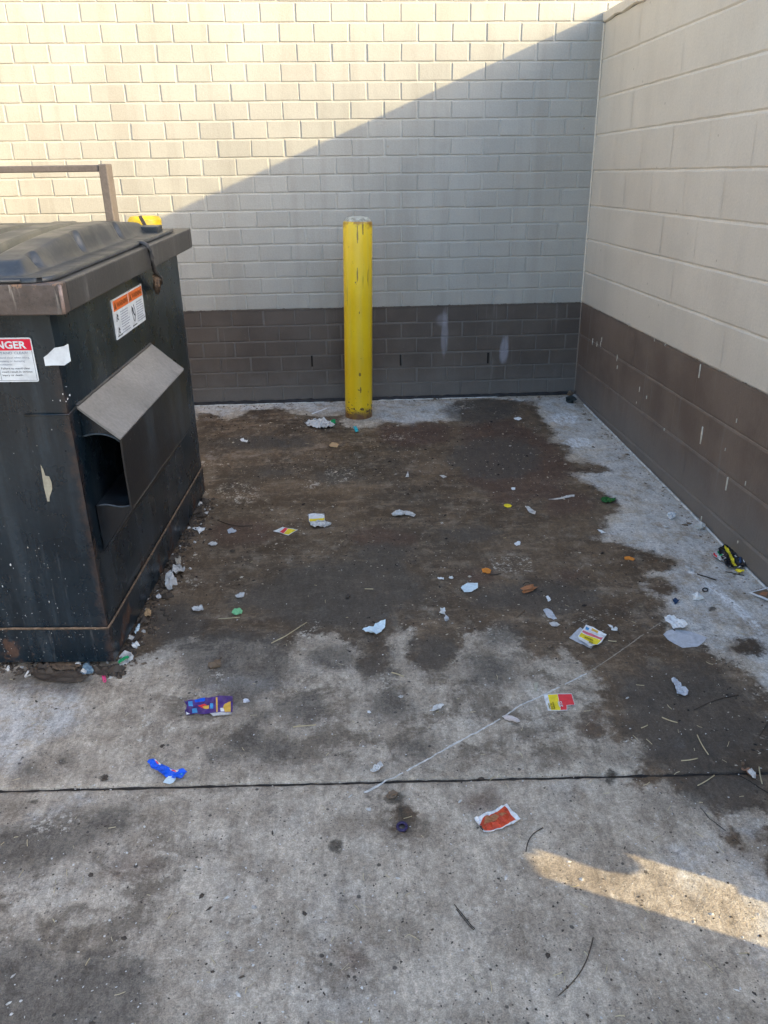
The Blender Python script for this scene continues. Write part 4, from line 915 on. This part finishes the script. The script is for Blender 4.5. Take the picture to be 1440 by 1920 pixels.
t = sheet('sauce_packet', 'squeezed clear sauce packet smeared red at the front of the pad', 'packet', [(889,1537),(905,1530),(922,1523),(950,1510.5),(962,1526),(976,1541),(958,1550),(925,1560),(908,1564),(898,1552)], [M_WHT, M_SAUCE, M_PEEL, M_DKB], [([(905,1537),(925,1528),(946,1516),(951,1520),(958,1532),(967,1540),(945,1552),(925,1558),(908,1560),(899,1549)],1), ([(910,1536),(928,1529),(936,1534),(925,1545),(907,1548)],2), ([(932,1527),(950,1530),(940,1535)],2), ([(898,1551),(903,1553),(907,1560),(903,1561)],3)], amp=.006, seed=15, cell=.006, curl=.003, freq=1.5)
# -- crisp bag by the right wall
t = sheet('snack_bag', 'black snack bag with a yellow printed strip against the right wall', 'bag', [(1345,1036),(1352,1031),(1362,1028),(1372,1029),(1382,1036),(1390,1045),(1397,1058),(1399,1066),(1384,1069.5),(1364,1068),(1358,1061),(1352,1050)], [M_BLKF, M_YEL, M_WHT, M_NAVY], [([(1357,1030),(1364,1029.5),(1381,1065.5),(1375,1066.5)],1), ([(1385,1041),(1388,1044),(1396,1058),(1394,1059)],2), ([(1377,1048),(1381,1046.5),(1382,1050),(1378,1051)],2), ([(1384,1053),(1388,1052),(1390,1058),(1386,1058.5)],3), ([(1364,1067.4),(1398,1068),(1384,1069.3)],2)], amp=.012, seed=16, cell=.010, curl=.012, freq=1.6)
q = sheet('torn_corner', None, None, [(1335,1041),(1341,1037),(1349,1038),(1357,1046),(1362,1057),(1350,1054),(1338,1049)], [M_DWH, M_GRN, M_RED], [([(1343,1037.5),(1349,1038.5),(1355,1045),(1348,1047)],1), ([(1336,1041.5),(1340,1040),(1345,1048),(1339,1048.5)],2)], amp=.012, seed=17, cell=.006, freq=1.6); q.parent = t; q.location = q.location-t.location
ink = MB()
for i in range(9):
    a = g(1359.5+i*1.9+(i%2)*.8, 1034+i*3.6, .014)-t.location; ink.box(a-Vector((.007,.0025,.0008)), a+Vector((.005,.0025,.0008)))
ink.build('printed_letters', M_BLKF, t)
sheet('yellow_scrap', 'small yellow leaf-like scrap just below the black snack bag', 'scrap', [(1376,1074),(1383,1070.5),(1395,1073.5),(1394,1076),(1384,1077.5)], [M_YEL], amp=.006, seed=18, lift=.008)
strand('twig', 'short dark stem under the yellow scrap', 'twig', [(1360,1073),(1372,1075),(1384,1078),(1395,1080)], .0018, M_TWIG)
t = sheet('food_tray', 'white-rimmed card stained orange and brown at the right picture edge', 'card', [(1404,1113.5),(1420,1108),(1445,1102),(1490,1110),(1490,1150),(1437,1128)], [M_WHT, M_BRN, M_PEEL], [([(1410,1113),(1422,1109.5),(1446,1104),(1488,1111.5),(1488,1146),(1438,1124.5)],1), ([(1422,1116),(1430,1111),(1440,1112),(1436,1120)],2)], amp=.002, seed=19, curl=.006, lift=.004)
# -- white paper scraps
W = lambda lab, out, mat=M_WHT, amp=.005, seed=0, name='paper_scrap', cat='paper', **k: sheet(name, lab, cat, out, [mat], amp=amp, seed=seed, **k)
W('pale blue wing-shaped paper scrap in the middle of the pad', [(679,1184.5),(692,1180),(700,1179.5),(706,1172),(714,1169),(723,1170),(722,1178),(715,1190),(706,1195.5),(698,1192),(690,1194)], M_PBL, .009, 21, curl=.012)
W('flat five-sided pale blue paper scrap on the dark stain', [(864,1104),(869,1099),(877,1093.5),(896,1095),(896,1105),(884,1111),(870,1112)], M_PBL, .003, 22, curl=.003)
W('torn folded white paper at the upper end of the chalky line', [(1245,1162),(1252,1157.5),(1268,1163),(1283,1170),(1288,1180),(1278,1184),(1262,1180),(1247,1170)], M_WHT, .010, 23, curl=.012, base=.004)
W('wet translucent grey paper spread under the folded white paper', [(1243.5,1190),(1250,1184),(1262,1181),(1290,1184),(1310,1190),(1326,1196),(1318,1206),(1308,1213),(1280,1215.5),(1265,1208),(1252,1200)], M_GREYP, .0015, 24, lift=.0012)
W('square white scrap near the container side', [(359.5,1141),(367,1138.5),(379,1137),(382,1146),(372,1149.5),(362,1147)], M_DWH, .008, 25, base=.002)
W('pale green scrap right of the square white scrap', [(434,1152),(439,1144),(449,1142),(455,1147),(453,1154),(441,1154.5)], M_GRNP, .006, 26)
W('thin white sliver by the back wall left of the bollard', [(584,776),(612,765),(614,766.5),(586,777.5)], M_WHT, .001, 27, name='plastic_straw', cat='straw')
W('teal plastic strip at the foot of the bollard', [(662,801),(668,800),(673,810.5),(667,812)], M_TEAL, .006, 28, name='plastic_strip', cat='plastic')
W('tan cardboard scrap in front of the bollard', [(617,836),(622,830),(637,834),(632,839.5),(620,839)], M_TAN, .004, 29, name='card_scrap', cat='card', base=.003)
W('crumpled white plastic film left of the bollard foot', [(570,797),(580,793),(592,789),(608,789.5),(620,794),(628,801),(622,804),(600,806),(585,803)], M_DWH, .02, 30, name='plastic_film', cat='plastic', cell=.010, freq=1.8)
crumple('plastic_scrap', 'green plastic bit beside the white film', 'plastic', 624, 795, 15, 11, M_GRN, 31)
W('small dark green scrap at the edge of the pale strip', [(1125,936),(1140,933.5),(1155,936.5),(1150,943),(1136,945),(1128,941)], pm('dark_green', (.015,.10,.022)), .008, 32, name='green_scrap', cat='scrap')
W('orange scrap with a white edge below the pale tongue', [(1170,1046),(1180,1044.5),(1191,1049),(1188,1052),(1171,1050.5)], M_ORG, .003, 33, name='card_scrap', cat='card')
W('small orange-yellow square above the five-sided paper', [(903,1067.5),(913,1066.5),(921,1070),(919,1077.5),(905,1074.5)], M_ORG, .004, 34, name='card_scrap', cat='card')
crumple('fruit_peel', 'flattened orange-brown peel right of the five-sided paper', 'peel', 993, 1111, 46, 18, M_PEEL, 35, .55, .4)
strand('hair_loop', 'dark loop lying on the orange-brown peel', 'loop', [(981,1104),(985,1099.5),(991,1100),(992,1104),(987,1106.5),(983,1106)], .0022, M_TWIG, h=.016)
crumple('paper_ball', 'white crumpled paper ball on the pale strip by the black snack bag', 'paper', 1310, 1127, 27, 21, M_WHT, 36, .8, .3)
strand('rubber_ring', 'tiny dark ring next to the white paper ball', 'ring', [(1322+5*math.cos(a), 1107+3.2*math.sin(a)) for a in np.linspace(0, 6.283, 13)], .0022, M_BLKF)
W('dark blue scrap left of the white paper ball', [(1260,1127),(1266,1123.5),(1274,1127),(1271,1131),(1265,1135)], M_NAVY, .006, 37, name='blue_scrap', cat='scrap')
crumple('crumpled_wrap', 'crumpled clear wrap near the foot of the right wall', 'plastic', 1261, 974, 25, 20, M_CLR, 38, .7, .5)
crumple('crumpled_wrap', 'crumpled white paper inside clear wrap near the right wall', 'plastic', 1256, 971, 15, 13, M_WHT, 39, .7)
crumple('dirty_ball', 'grey-brown crumpled ball touching the right wall', 'paper', 1314, 994, 26, 20, M_DWH, 40, .7, .2)
crumple('dark_bundle', 'dark crumpled bundle in the corner of the two walls', 'rag', 1071, 757, 26, 19, pm('dark_rag', (.020,.026,.026)), 41, .8)
crumple('dark_bundle', 'small brown lump on top of the dark corner bundle', 'rag', 1069, 743, 14, 12, M_BRN, 42, .8)
crumple('tissue', 'dirty twisted tissue at the centre of the brown stain', 'tissue', 748, 969, 30, 17, M_DWH, 43, .6, .3)
W('flattened tail of dirty tissue right of the twisted tissue', [(755,959),(768,960),(780,966),(776,970),(760,967)], M_DWH, .004, 44, name='tissue', cat='tissue')
crumple('tissue', 'white twisted tissue right of the wing-shaped paper', 'tissue', 831, 1153, 14, 15, M_WHT, 45, 1.2, .4)
crumple('tissue', 'grey end of the tissue right of the wing-shaped paper', 'tissue', 838, 1166, 13, 14, M_GREYP, 46, 1.2, .2)
crumple('tissue', 'small white curled tissue bit left of the five-sided paper', 'tissue', 846, 1086, 12, 8, M_WHT, 47, .7)
W('short white strip left of the curled tissue bit', [(820,1084),(832,1084.5),(832,1087.5),(821,1087)], M_WHT, .003, 48)
W('ragged wet white paper above the folded flyer', [(1018,1146),(1026,1143),(1034,1147),(1039,1155),(1044,1163),(1035,1163),(1027,1158)], M_GREYP, .006, 49)
W('cream sliver under the ragged wet paper', [(1029,1169),(1042,1167.5),(1050,1172),(1044,1177),(1034,1175)], M_DWH, .003, 50)
crumple('shell_bit', 'white shell-like bit right of the folded flyer', 'scrap', 1154, 1184, 13, 9, M_WHT, 51)
W('white tail trailing from the shell-like bit', [(1139,1172),(1147,1174),(1150,1179),(1143,1177)], M_WHT, .003, 52)
W('tattered white paper alone on the right brown stain', [(1258,1277),(1266,1275),(1276,1285),(1284,1294),(1290,1300),(1288,1308),(1269,1306),(1266,1294)], M_GREYP, .008, 53, cell=.006, freq=1.5, curl=.006)
crumple('tissue', 'pinkish crumpled tissue lying on the chalky line', 'tissue', 960, 1354, 34, 13, pm('pinkish_tissue', (.60,.52,.49), dirt=.4), 54, .5, -.5)
W('small white scrap below the dark grime left of the chalky line', [(805,1338),(812,1328),(828,1319),(833,1324),(822,1333)], M_DWH, .006, 55)
W('light scrap beside the lower end of the chalky line', [(694,1449),(702,1440),(714,1431),(719,1438),(712,1446),(703,1451)], M_DWH, .009, 56)
crumple('foil_bit', 'little silver foil square right of the purple wrapper', 'foil', 461.5, 1319, 14, 11, pm('foil', (.55,.56,.62), rough=.3), 57, .9, .7)
crumple('brown_wrapper', 'crumpled dark brown paper left of centre in front of the container', 'paper', 402, 1255, 32, 22, M_BRN, 58, .6, .3)
W('dried reddish leaf by the joint at the right', [(1389,1443),(1402,1444),(1414,1450),(1419,1458),(1412,1462),(1400,1454)], M_LEAF, .008, 59, name='dry_leaf', cat='leaf')
W('white tissue bit on the dried reddish leaf', [(1400,1448),(1408,1443),(1416,1452),(1417,1462),(1408,1458)], M_DWH, .006, 60, base=.010)
W('yellow crumb-sized label left of the white smudge', [(944,948),(950,946),(960,949),(957,953),(947,952)], M_YEL, .004, 61, name='yellow_scrap', cat='scrap')
W('white streaky scrap in the reddish stain', [(984,950),(992,952),(1005,961),(1003,966),(992,962)], M_DWH, .004, 62)
W('small white bits near the left end of the brown stain', [(450,824),(457,823),(458,826),(465,827),(464,830),(452,829)], M_WHT, .005, 63)
W('triangular cream chip left of the reddish stain', [(760,896),(765,884.5),(767,895)], M_DWH, .003, 64, base=.004)
W('pale oval chip in the upper brown stain', [(824,892),(831,891.5),(838,895),(831,897)], M_DWH, .002, 65)
W('small white scrap below the reddish stain', [(964,1021),(970,1017),(976,1018),(975,1024),(967,1025)], M_WHT, .005, 66)
W('white flat bit in the reddish stain itself', [(958,916),(966,915),(966,919),(960,920)], M_WHT, .003, 67)
W('long white thread scrap right of the reddish stain', [(1028,937),(1050,934),(1062,930),(1077,928.5),(1077,932),(1060,935),(1040,938)], M_DWH, .002, 68)
W('white bit at the edge of the pale tongue', [(1119,994),(1128,996),(1136,1000),(1128,1001)], M_WHT, .004, 69)
W('white bit beside the dark corner stain near the back wall', [(963,785),(972,783.5),(979,786),(974,789),(965,788)], M_WHT, .004, 70)
W('small silvery scrap above the twisted wrap near the right wall', [(1240,985),(1246,987),(1256,991),(1248,992)], M_DWH, .004, 71)
W('thin cream chip right of the reddish stain edge', [(1283,1060),(1290,1064),(1300,1069),(1295,1071),(1286,1066)], M_DWH, .003, 72)
W('cream matchbook-sized chip above the notched price tag', [(1002,1281),(1009,1280),(1007,1297),(1001,1297)], pm('cream_chip', (.42,.39,.30), dirt=.3), .002, 73, name='card_scrap', cat='card')
W('tiny round white bit left of the dark grime', [(689,1334.5),(693,1334),(696,1337),(693,1339.5),(689,1338)], M_WHT, .003, 74)
W('white scrap on the dark stain right of the five-sided paper', [(1023,1120),(1028,1119),(1033,1127),(1028,1130)], M_WHT, .006, 75)
# -- litter swept against and under the container
crumple('plastic_bag', 'knotted clear plastic bag wedged under the container side', 'bag', 320, 1106, 32, 44, M_CLR, 80, .9, .6)
crumple('plastic_bag', 'white paper inside the knotted clear bag', 'paper', 317, 1102, 20, 26, M_DWH, 81, .9, .5)
W('translucent upper flap of the clear bag at the container side', [(325,1065),(336,1062),(348,1070),(345,1078),(334,1080),(322,1078)], M_DWH, .016, 82, cell=.008, freq=1.7)
W('cream curled strip above the clear bag', [(328,1050),(334,1045),(340,1050),(339,1062),(331,1062)], pm('cream_strip', (.42,.37,.30), dirt=.3), .012, 83)
crumple('grey_ball', 'small grey crumpled ball below the clear bag', 'paper', 298, 1124, 13, 13, M_GREYP, 84)
W('tan torn paper at the container side', [(270,1150),(276,1141),(284,1148),(283,1161),(272,1160)], M_TAN, .010, 85, base=.006)
W('brown torn strip below the tan paper', [(264,1160),(271,1156),(282,1170),(276,1175),(266,1170)], M_BRN, .012, 86)
W('flattened brown paper sticking out at the container side', [(262,1182),(272,1176),(284,1175),(285,1179),(272,1182),(264,1184)], M_BRN, .004, 87)
W('pale blue strip standing along the container corner', [(252,1190),(258,1177),(264,1172),(262,1182),(255,1192)], M_PBL, .010, 88)
crumple('tissue', 'white lacy tissue near the container corner', 'tissue', 254, 1217, 17, 18, M_WHT, 89, .8, rough=.7)
crumple('tissue', 'grey-white tissue between the blue strip and the lacy tissue', 'tissue', 246, 1202, 16, 14, M_DWH, 90, .8, rough=.7)
W('green and white wrapper at the container corner', [(221,1244),(232,1235),(243,1231),(252,1233),(249,1240),(238,1249),(226,1252)], M_DWH, .010, 91, name='wrapper', cat='wrapper')
W('green foil strip on the wrapper at the container corner', [(221,1243),(230,1236),(240,1231.5),(243,1234),(232,1242),(224,1246)], M_GRN, .006, 92, name='wrapper', cat='wrapper', base=.012)
W('flat brown carton under the front of the container', [(86,1250),(92,1241),(120,1237),(142,1240),(152,1250),(140,1258),(110,1259),(92,1258)], M_BRN, .006, 93, name='carton', cat='carton', base=.006)
W('dark crushed cardboard in front of the brown carton', [(58,1266),(78,1260),(95,1262),(122,1261),(150,1264),(165,1272),(155,1280),(120,1283),(95,1280),(70,1277)], M_DKB, .010, 94, name='cardboard', cat='carton', cell=.012)
W('dirty blue rag poking out beneath the container', [(150,1262),(158,1252),(166,1244),(172,1252),(177,1262),(168,1268),(156,1268)], pm('blue_rag', (.16,.24,.30), dirt=.3), .010, 95, name='rag', cat='rag')
W('dark debris flap beside the pink clip', [(176,1254),(206,1252),(214,1260),(210,1268),(188,1270),(178,1264)], M_DKB, .008, 96, name='cardboard', cat='carton')
crumple('pebble', 'white pebble-like bit on the brown carton', 'scrap', 146.5, 1250, 12, 9, M_WHT, 97, rough=.15)
crumple('dirt_lump', 'dark dirt lump at the container corner', 'dirt', 229, 1268, 20, 14, M_DKB, 98, .7)
strand('paper_clip', 'pink plastic-coated paper clip in front of the container', 'clip', [(198.5,1278),(195,1262),(193.5,1259.5),(190.5,1261),(194,1278),(197,1280.5),(199,1278),(196.5,1265.5),(194,1264),(193,1266),(195.5,1276)], .0016, M_MAG)
W('white forked paper at the container side', [(360,993),(372,991),(386,993),(378,998),(374,1004),(371,998)], M_WHT, .008, 99)
W('curved grey-white scrap right of the container', [(390,1022),(398,1017),(408,1020),(406,1024),(396,1025)], M_DWH, .006, 100)
W('faded grey scrap with a dark tip right of the container', [(426,994),(434,991),(444,997),(438,1001),(428,1001)], M_GREYP, .005, 101)
W('white striped paper behind the container corner', [(374,968),(384,963),(392,960),(388,967),(378,971)], M_DWH, .006, 102)
W('white speckled bit above the pale green scrap', [(441,1119),(450,1114),(459,1113),(458,1120),(447,1124)], M_DWH, .006, 103)
# -- rings, pins, straws and twigs
strand('bottle_ring', 'dark purple bottle ring at the front of the pad', 'ring', [(754+8.6*math.cos(a), 1552.5+7.2*math.sin(a)) for a in np.linspace(0, 6.283, 21)], .0042, M_INK)
strand('hair_pin', 'thin dark hairpin lying at the front', 'hairpin', [(852,1697),(860,1707),(874,1724),(885,1738),(890,1742),(888,1744.5),(880,1737),(868,1722),(856,1706)], .0011, M_TWIG)
strand('wire', 'short curved black wire left of the sunlit patch', 'wire', curve((986,1598),(1018,1553),-.16), .0013, M_TWIG)
strand('wire', 'long curved dark wire below the sunlit patch', 'wire', curve((1047,1868),(1112,1759),.10), .0011, M_TWIG)
strand('twig', 'pale straight twig crossing the flaky patch at left centre', 'twig', [(509,1207),(535,1194),(575,1168)], .0018, M_STRAWM)
strand('twig', 'dark stick on the pale strip near the right wall', 'twig', [(1307,1077.5),(1325,1083),(1343,1089)], .0024, M_TWIG)
strand('straw', 'pale straw lying flat left of the chalky line', 'straw', [(549,1364),(570,1362),(592,1360.5)], .0016, M_STRAWM)
strand('twig', 'long dark twig above the straws on the right stain', 'twig', [(1301,1332),(1325,1320),(1350,1311),(1385,1304)], .0012, M_TWIG)
strand('twig', 'dark twig at the right picture edge', 'twig', [(1424,1381),(1433,1366),(1445,1346)], .0012, M_TWIG)
for lab, a, b in (('straw slanting left of centre on the right stain', (1241,1346),(1270,1356)), ('very short straw nearest the pale concrete', (1202,1366),(1214,1361)), ('longest straw on the right stain, steeply slanted', (1307,1379),(1328,1416)),
                  ('nearly level straw just above the joint', (1277,1427.5),(1308,1423)), ('thick straw just below the joint at the right', (1308,1474),(1339,1455)), ('upright straw crossing the joint at the far right', (1423,1439),(1429,1471)), ('faint straw beside the folded flyer', (1140,1202),(1156,1203.5))):
    strand('straw', lab, 'straw', curve(a, b, .03), .0017, M_STRAWM, 'straws on the right stain')
strand('straw', 'stubby straw under the wing-shaped paper', 'straw', [(734,1262),(745,1265),(757,1269.5)], .0020, M_STRAWM)
strand('straw', 'tiny straw above the wing-shaped paper', 'straw', [(684,1105),(700,1105.5)], .0019, M_STRAWM)
strand('twig', 'dark thin twig beside the container side', 'twig', curve((408,976),(474,986),.08), .0016, M_TWIG)
strand('twig', 'thin pale twig below the pale green scrap', 'twig', [(410,1161),(430,1160),(450,1158)], .0014, M_STRAWM)
strand('twig', 'short brown twig above the orange-brown peel', 'twig', [(919,1079),(930,1078),(939,1076.5)], .0020, M_TWIG)
strand('twig', 'slanted twig left of the folded flyer', 'twig', [(968,1159),(976,1152),(984,1146)], .0017, M_BRN)
crumple('dirt_lump', 'brown dirt lump on the wet spot below the joint', 'dirt', 737, 1497, 26, 12, M_BRN, 110, .8)
crumple('dirt_lump', 'small dark lump above the wing-shaped paper', 'dirt', 653, 1122, 13, 10, M_DKB, 111)
crumple('dirt_lump', 'dark speck of rubbish right of the container', 'dirt', 436, 1036, 10, 7, M_DKB, 112)
crumple('dirt_lump', 'flat brown lump right of the dark grime below the flyer', 'dirt', 1031, 1215, 16, 7, M_BRN, 113)
crumple('dirt_lump', 'black gum-like lump beside the joint at left', 'dirt', 197, 1464, 16, 8, M_DKB, 114)
crumple('dirt_lump', 'small brown pellet right of the straws', 'dirt', 1394, 1435, 9, 7, M_BRN, 115)
# -- uncountable crumbs and grit
def crumbs(name, label, n, mat, smin, smax, pick, seed, flat=.5):
    rs = random.Random(seed); V = []; F = []
    for _ in range(n):
        p = pick(rs); s = rs.uniform(smin, smax)*(1+1.4*(rs.random() < .05)); a = rs.uniform(0, 6.28); ca, sa = math.cos(a), math.sin(a); e = rs.uniform(.35, 1); n0 = len(V); z = G(p[1])
        for x, y, h in ((1,0,.3),(.2,.7,.4),(-.9,.3,.2),(-.5,-.8,.3),(.5,-.7,.2),(0,0,1)):
            x *= s*rs.uniform(.7,1.2); y *= s*e*rs.uniform(.7,1.2); V.append((p[0]+x*ca-y*sa, p[1]+x*sa+y*ca, z+h*s*flat))
        V += [(V[n0+i][0]*.8+p[0]*.2, V[n0+i][1]*.8+p[1]*.2, z-.0005) for i in range(5)]
        for i in range(5):
            j = (i+1) % 5; F += [(n0+i, n0+j, n0+5), (n0+6+i, n0+6+j, n0+j, n0+i)]
    return tag(mesh(name, V, F, mat), label, 'debris', None, 'stuff')
WP = polypx(WET[0])
def anywhere(rs): 
    q = g(rs.uniform(-60, 1480), 760+1180*rs.random()**.85); return (q.x, q.y) if q.x < -.02 and q.y < -.05 else (-1.2, -2.)
_c = np.stack([RNG.uniform(-2.6,-.05,6000), RNG.uniform(-3.9,-.2,6000)], 1); _c = _c[sdist(_c, WP) > -.02]
DAMP = [tuple(p) for p in _c if mnoise.noise((p[0]*1.7, p[1]*1.7, 3)) > -.15]
def damp(rs): return rs.choice(DAMP)
def foot(rs):
    k = rs.random()
    if k < .3: y = rs.uniform(-3.6, -.1); return (-.02-abs(rs.gauss(0, .05)), y)
    if k < .55: return (rs.uniform(-2.6,-.1), -.03-abs(rs.gauss(0,.04)))
    t = rs.random(); p = A0.lerp(B0, t); return (p.x+.015+abs(rs.gauss(0,.05)), p.y)
crumbs('light_crumbs', 'tiny white crumbs and chips scattered over the pad', 800, M_DWH, .0016, .0042, anywhere, 1)
crumbs('damp_crumbs', 'pale crumbs on the damp brown stain', 1500, pm('buff_crumb', (.44,.38,.30)), .0018, .0052, damp, 2)
crumbs('dark_grit', 'dark grit and specks on the pad', 900, M_DKB, .0016, .0046, anywhere, 3)
crumbs('damp_grit', 'black grit on the damp brown stain', 1000, pm('black_grit', (.025,.02,.017)), .002, .0065, damp, 4)
def edge_side(rs):
    t = rs.random()
    if rs.random() < .72: p = A0.lerp(B0, t); return (p.x-.01+abs(rs.gauss(0,.035)), p.y)
    q = g(rs.uniform(-20, 230), rs.gauss(1256, 7)); return (q.x, q.y)
crumbs('swept_grit', 'grit and dirt swept along the walls and container', 700, M_BRN, .002, .009, foot, 5)
crumbs('swept_chips', 'pale chips swept along the walls and container', 130, M_DWH, .0015, .0042, foot, 6)
crumbs('container_dirt', 'dark wet dirt packed along the bottom of the container', 800, M_DKB, .003, .015, edge_side, 7, .8)
crumbs('container_scraps', 'shredded pale scraps packed along the bottom of the container', 70, M_DWH, .002, .012, edge_side, 8, .9)
def fibres(name, label, n, mat, pick, seed):
    rs = random.Random(seed); mb = MB()
    for _ in range(n):
        p = pick(rs); a = rs.uniform(0, 6.28); L = rs.uniform(.006, .026); b = rs.uniform(-.4, .4); r = rs.uniform(.0005, .0012)
        pts = [(p[0]+L*t*math.cos(a+b*t), p[1]+L*t*math.sin(a+b*t), G(p[1]+L*t*math.sin(a+b*t))+r) for t in (-.5, 0, .5)]
        mb.tube(pts, r, 3)
    tag(mb.build(name, mat), label, 'debris', None, 'stuff')
fibres('dark_fibres', 'short dark fibres and needles strewn over the damp stain', 420, M_TWIG, damp, 9)
fibres('pale_fibres', 'short pale fibres strewn over the pad', 260, M_STRAWM, anywhere, 10)
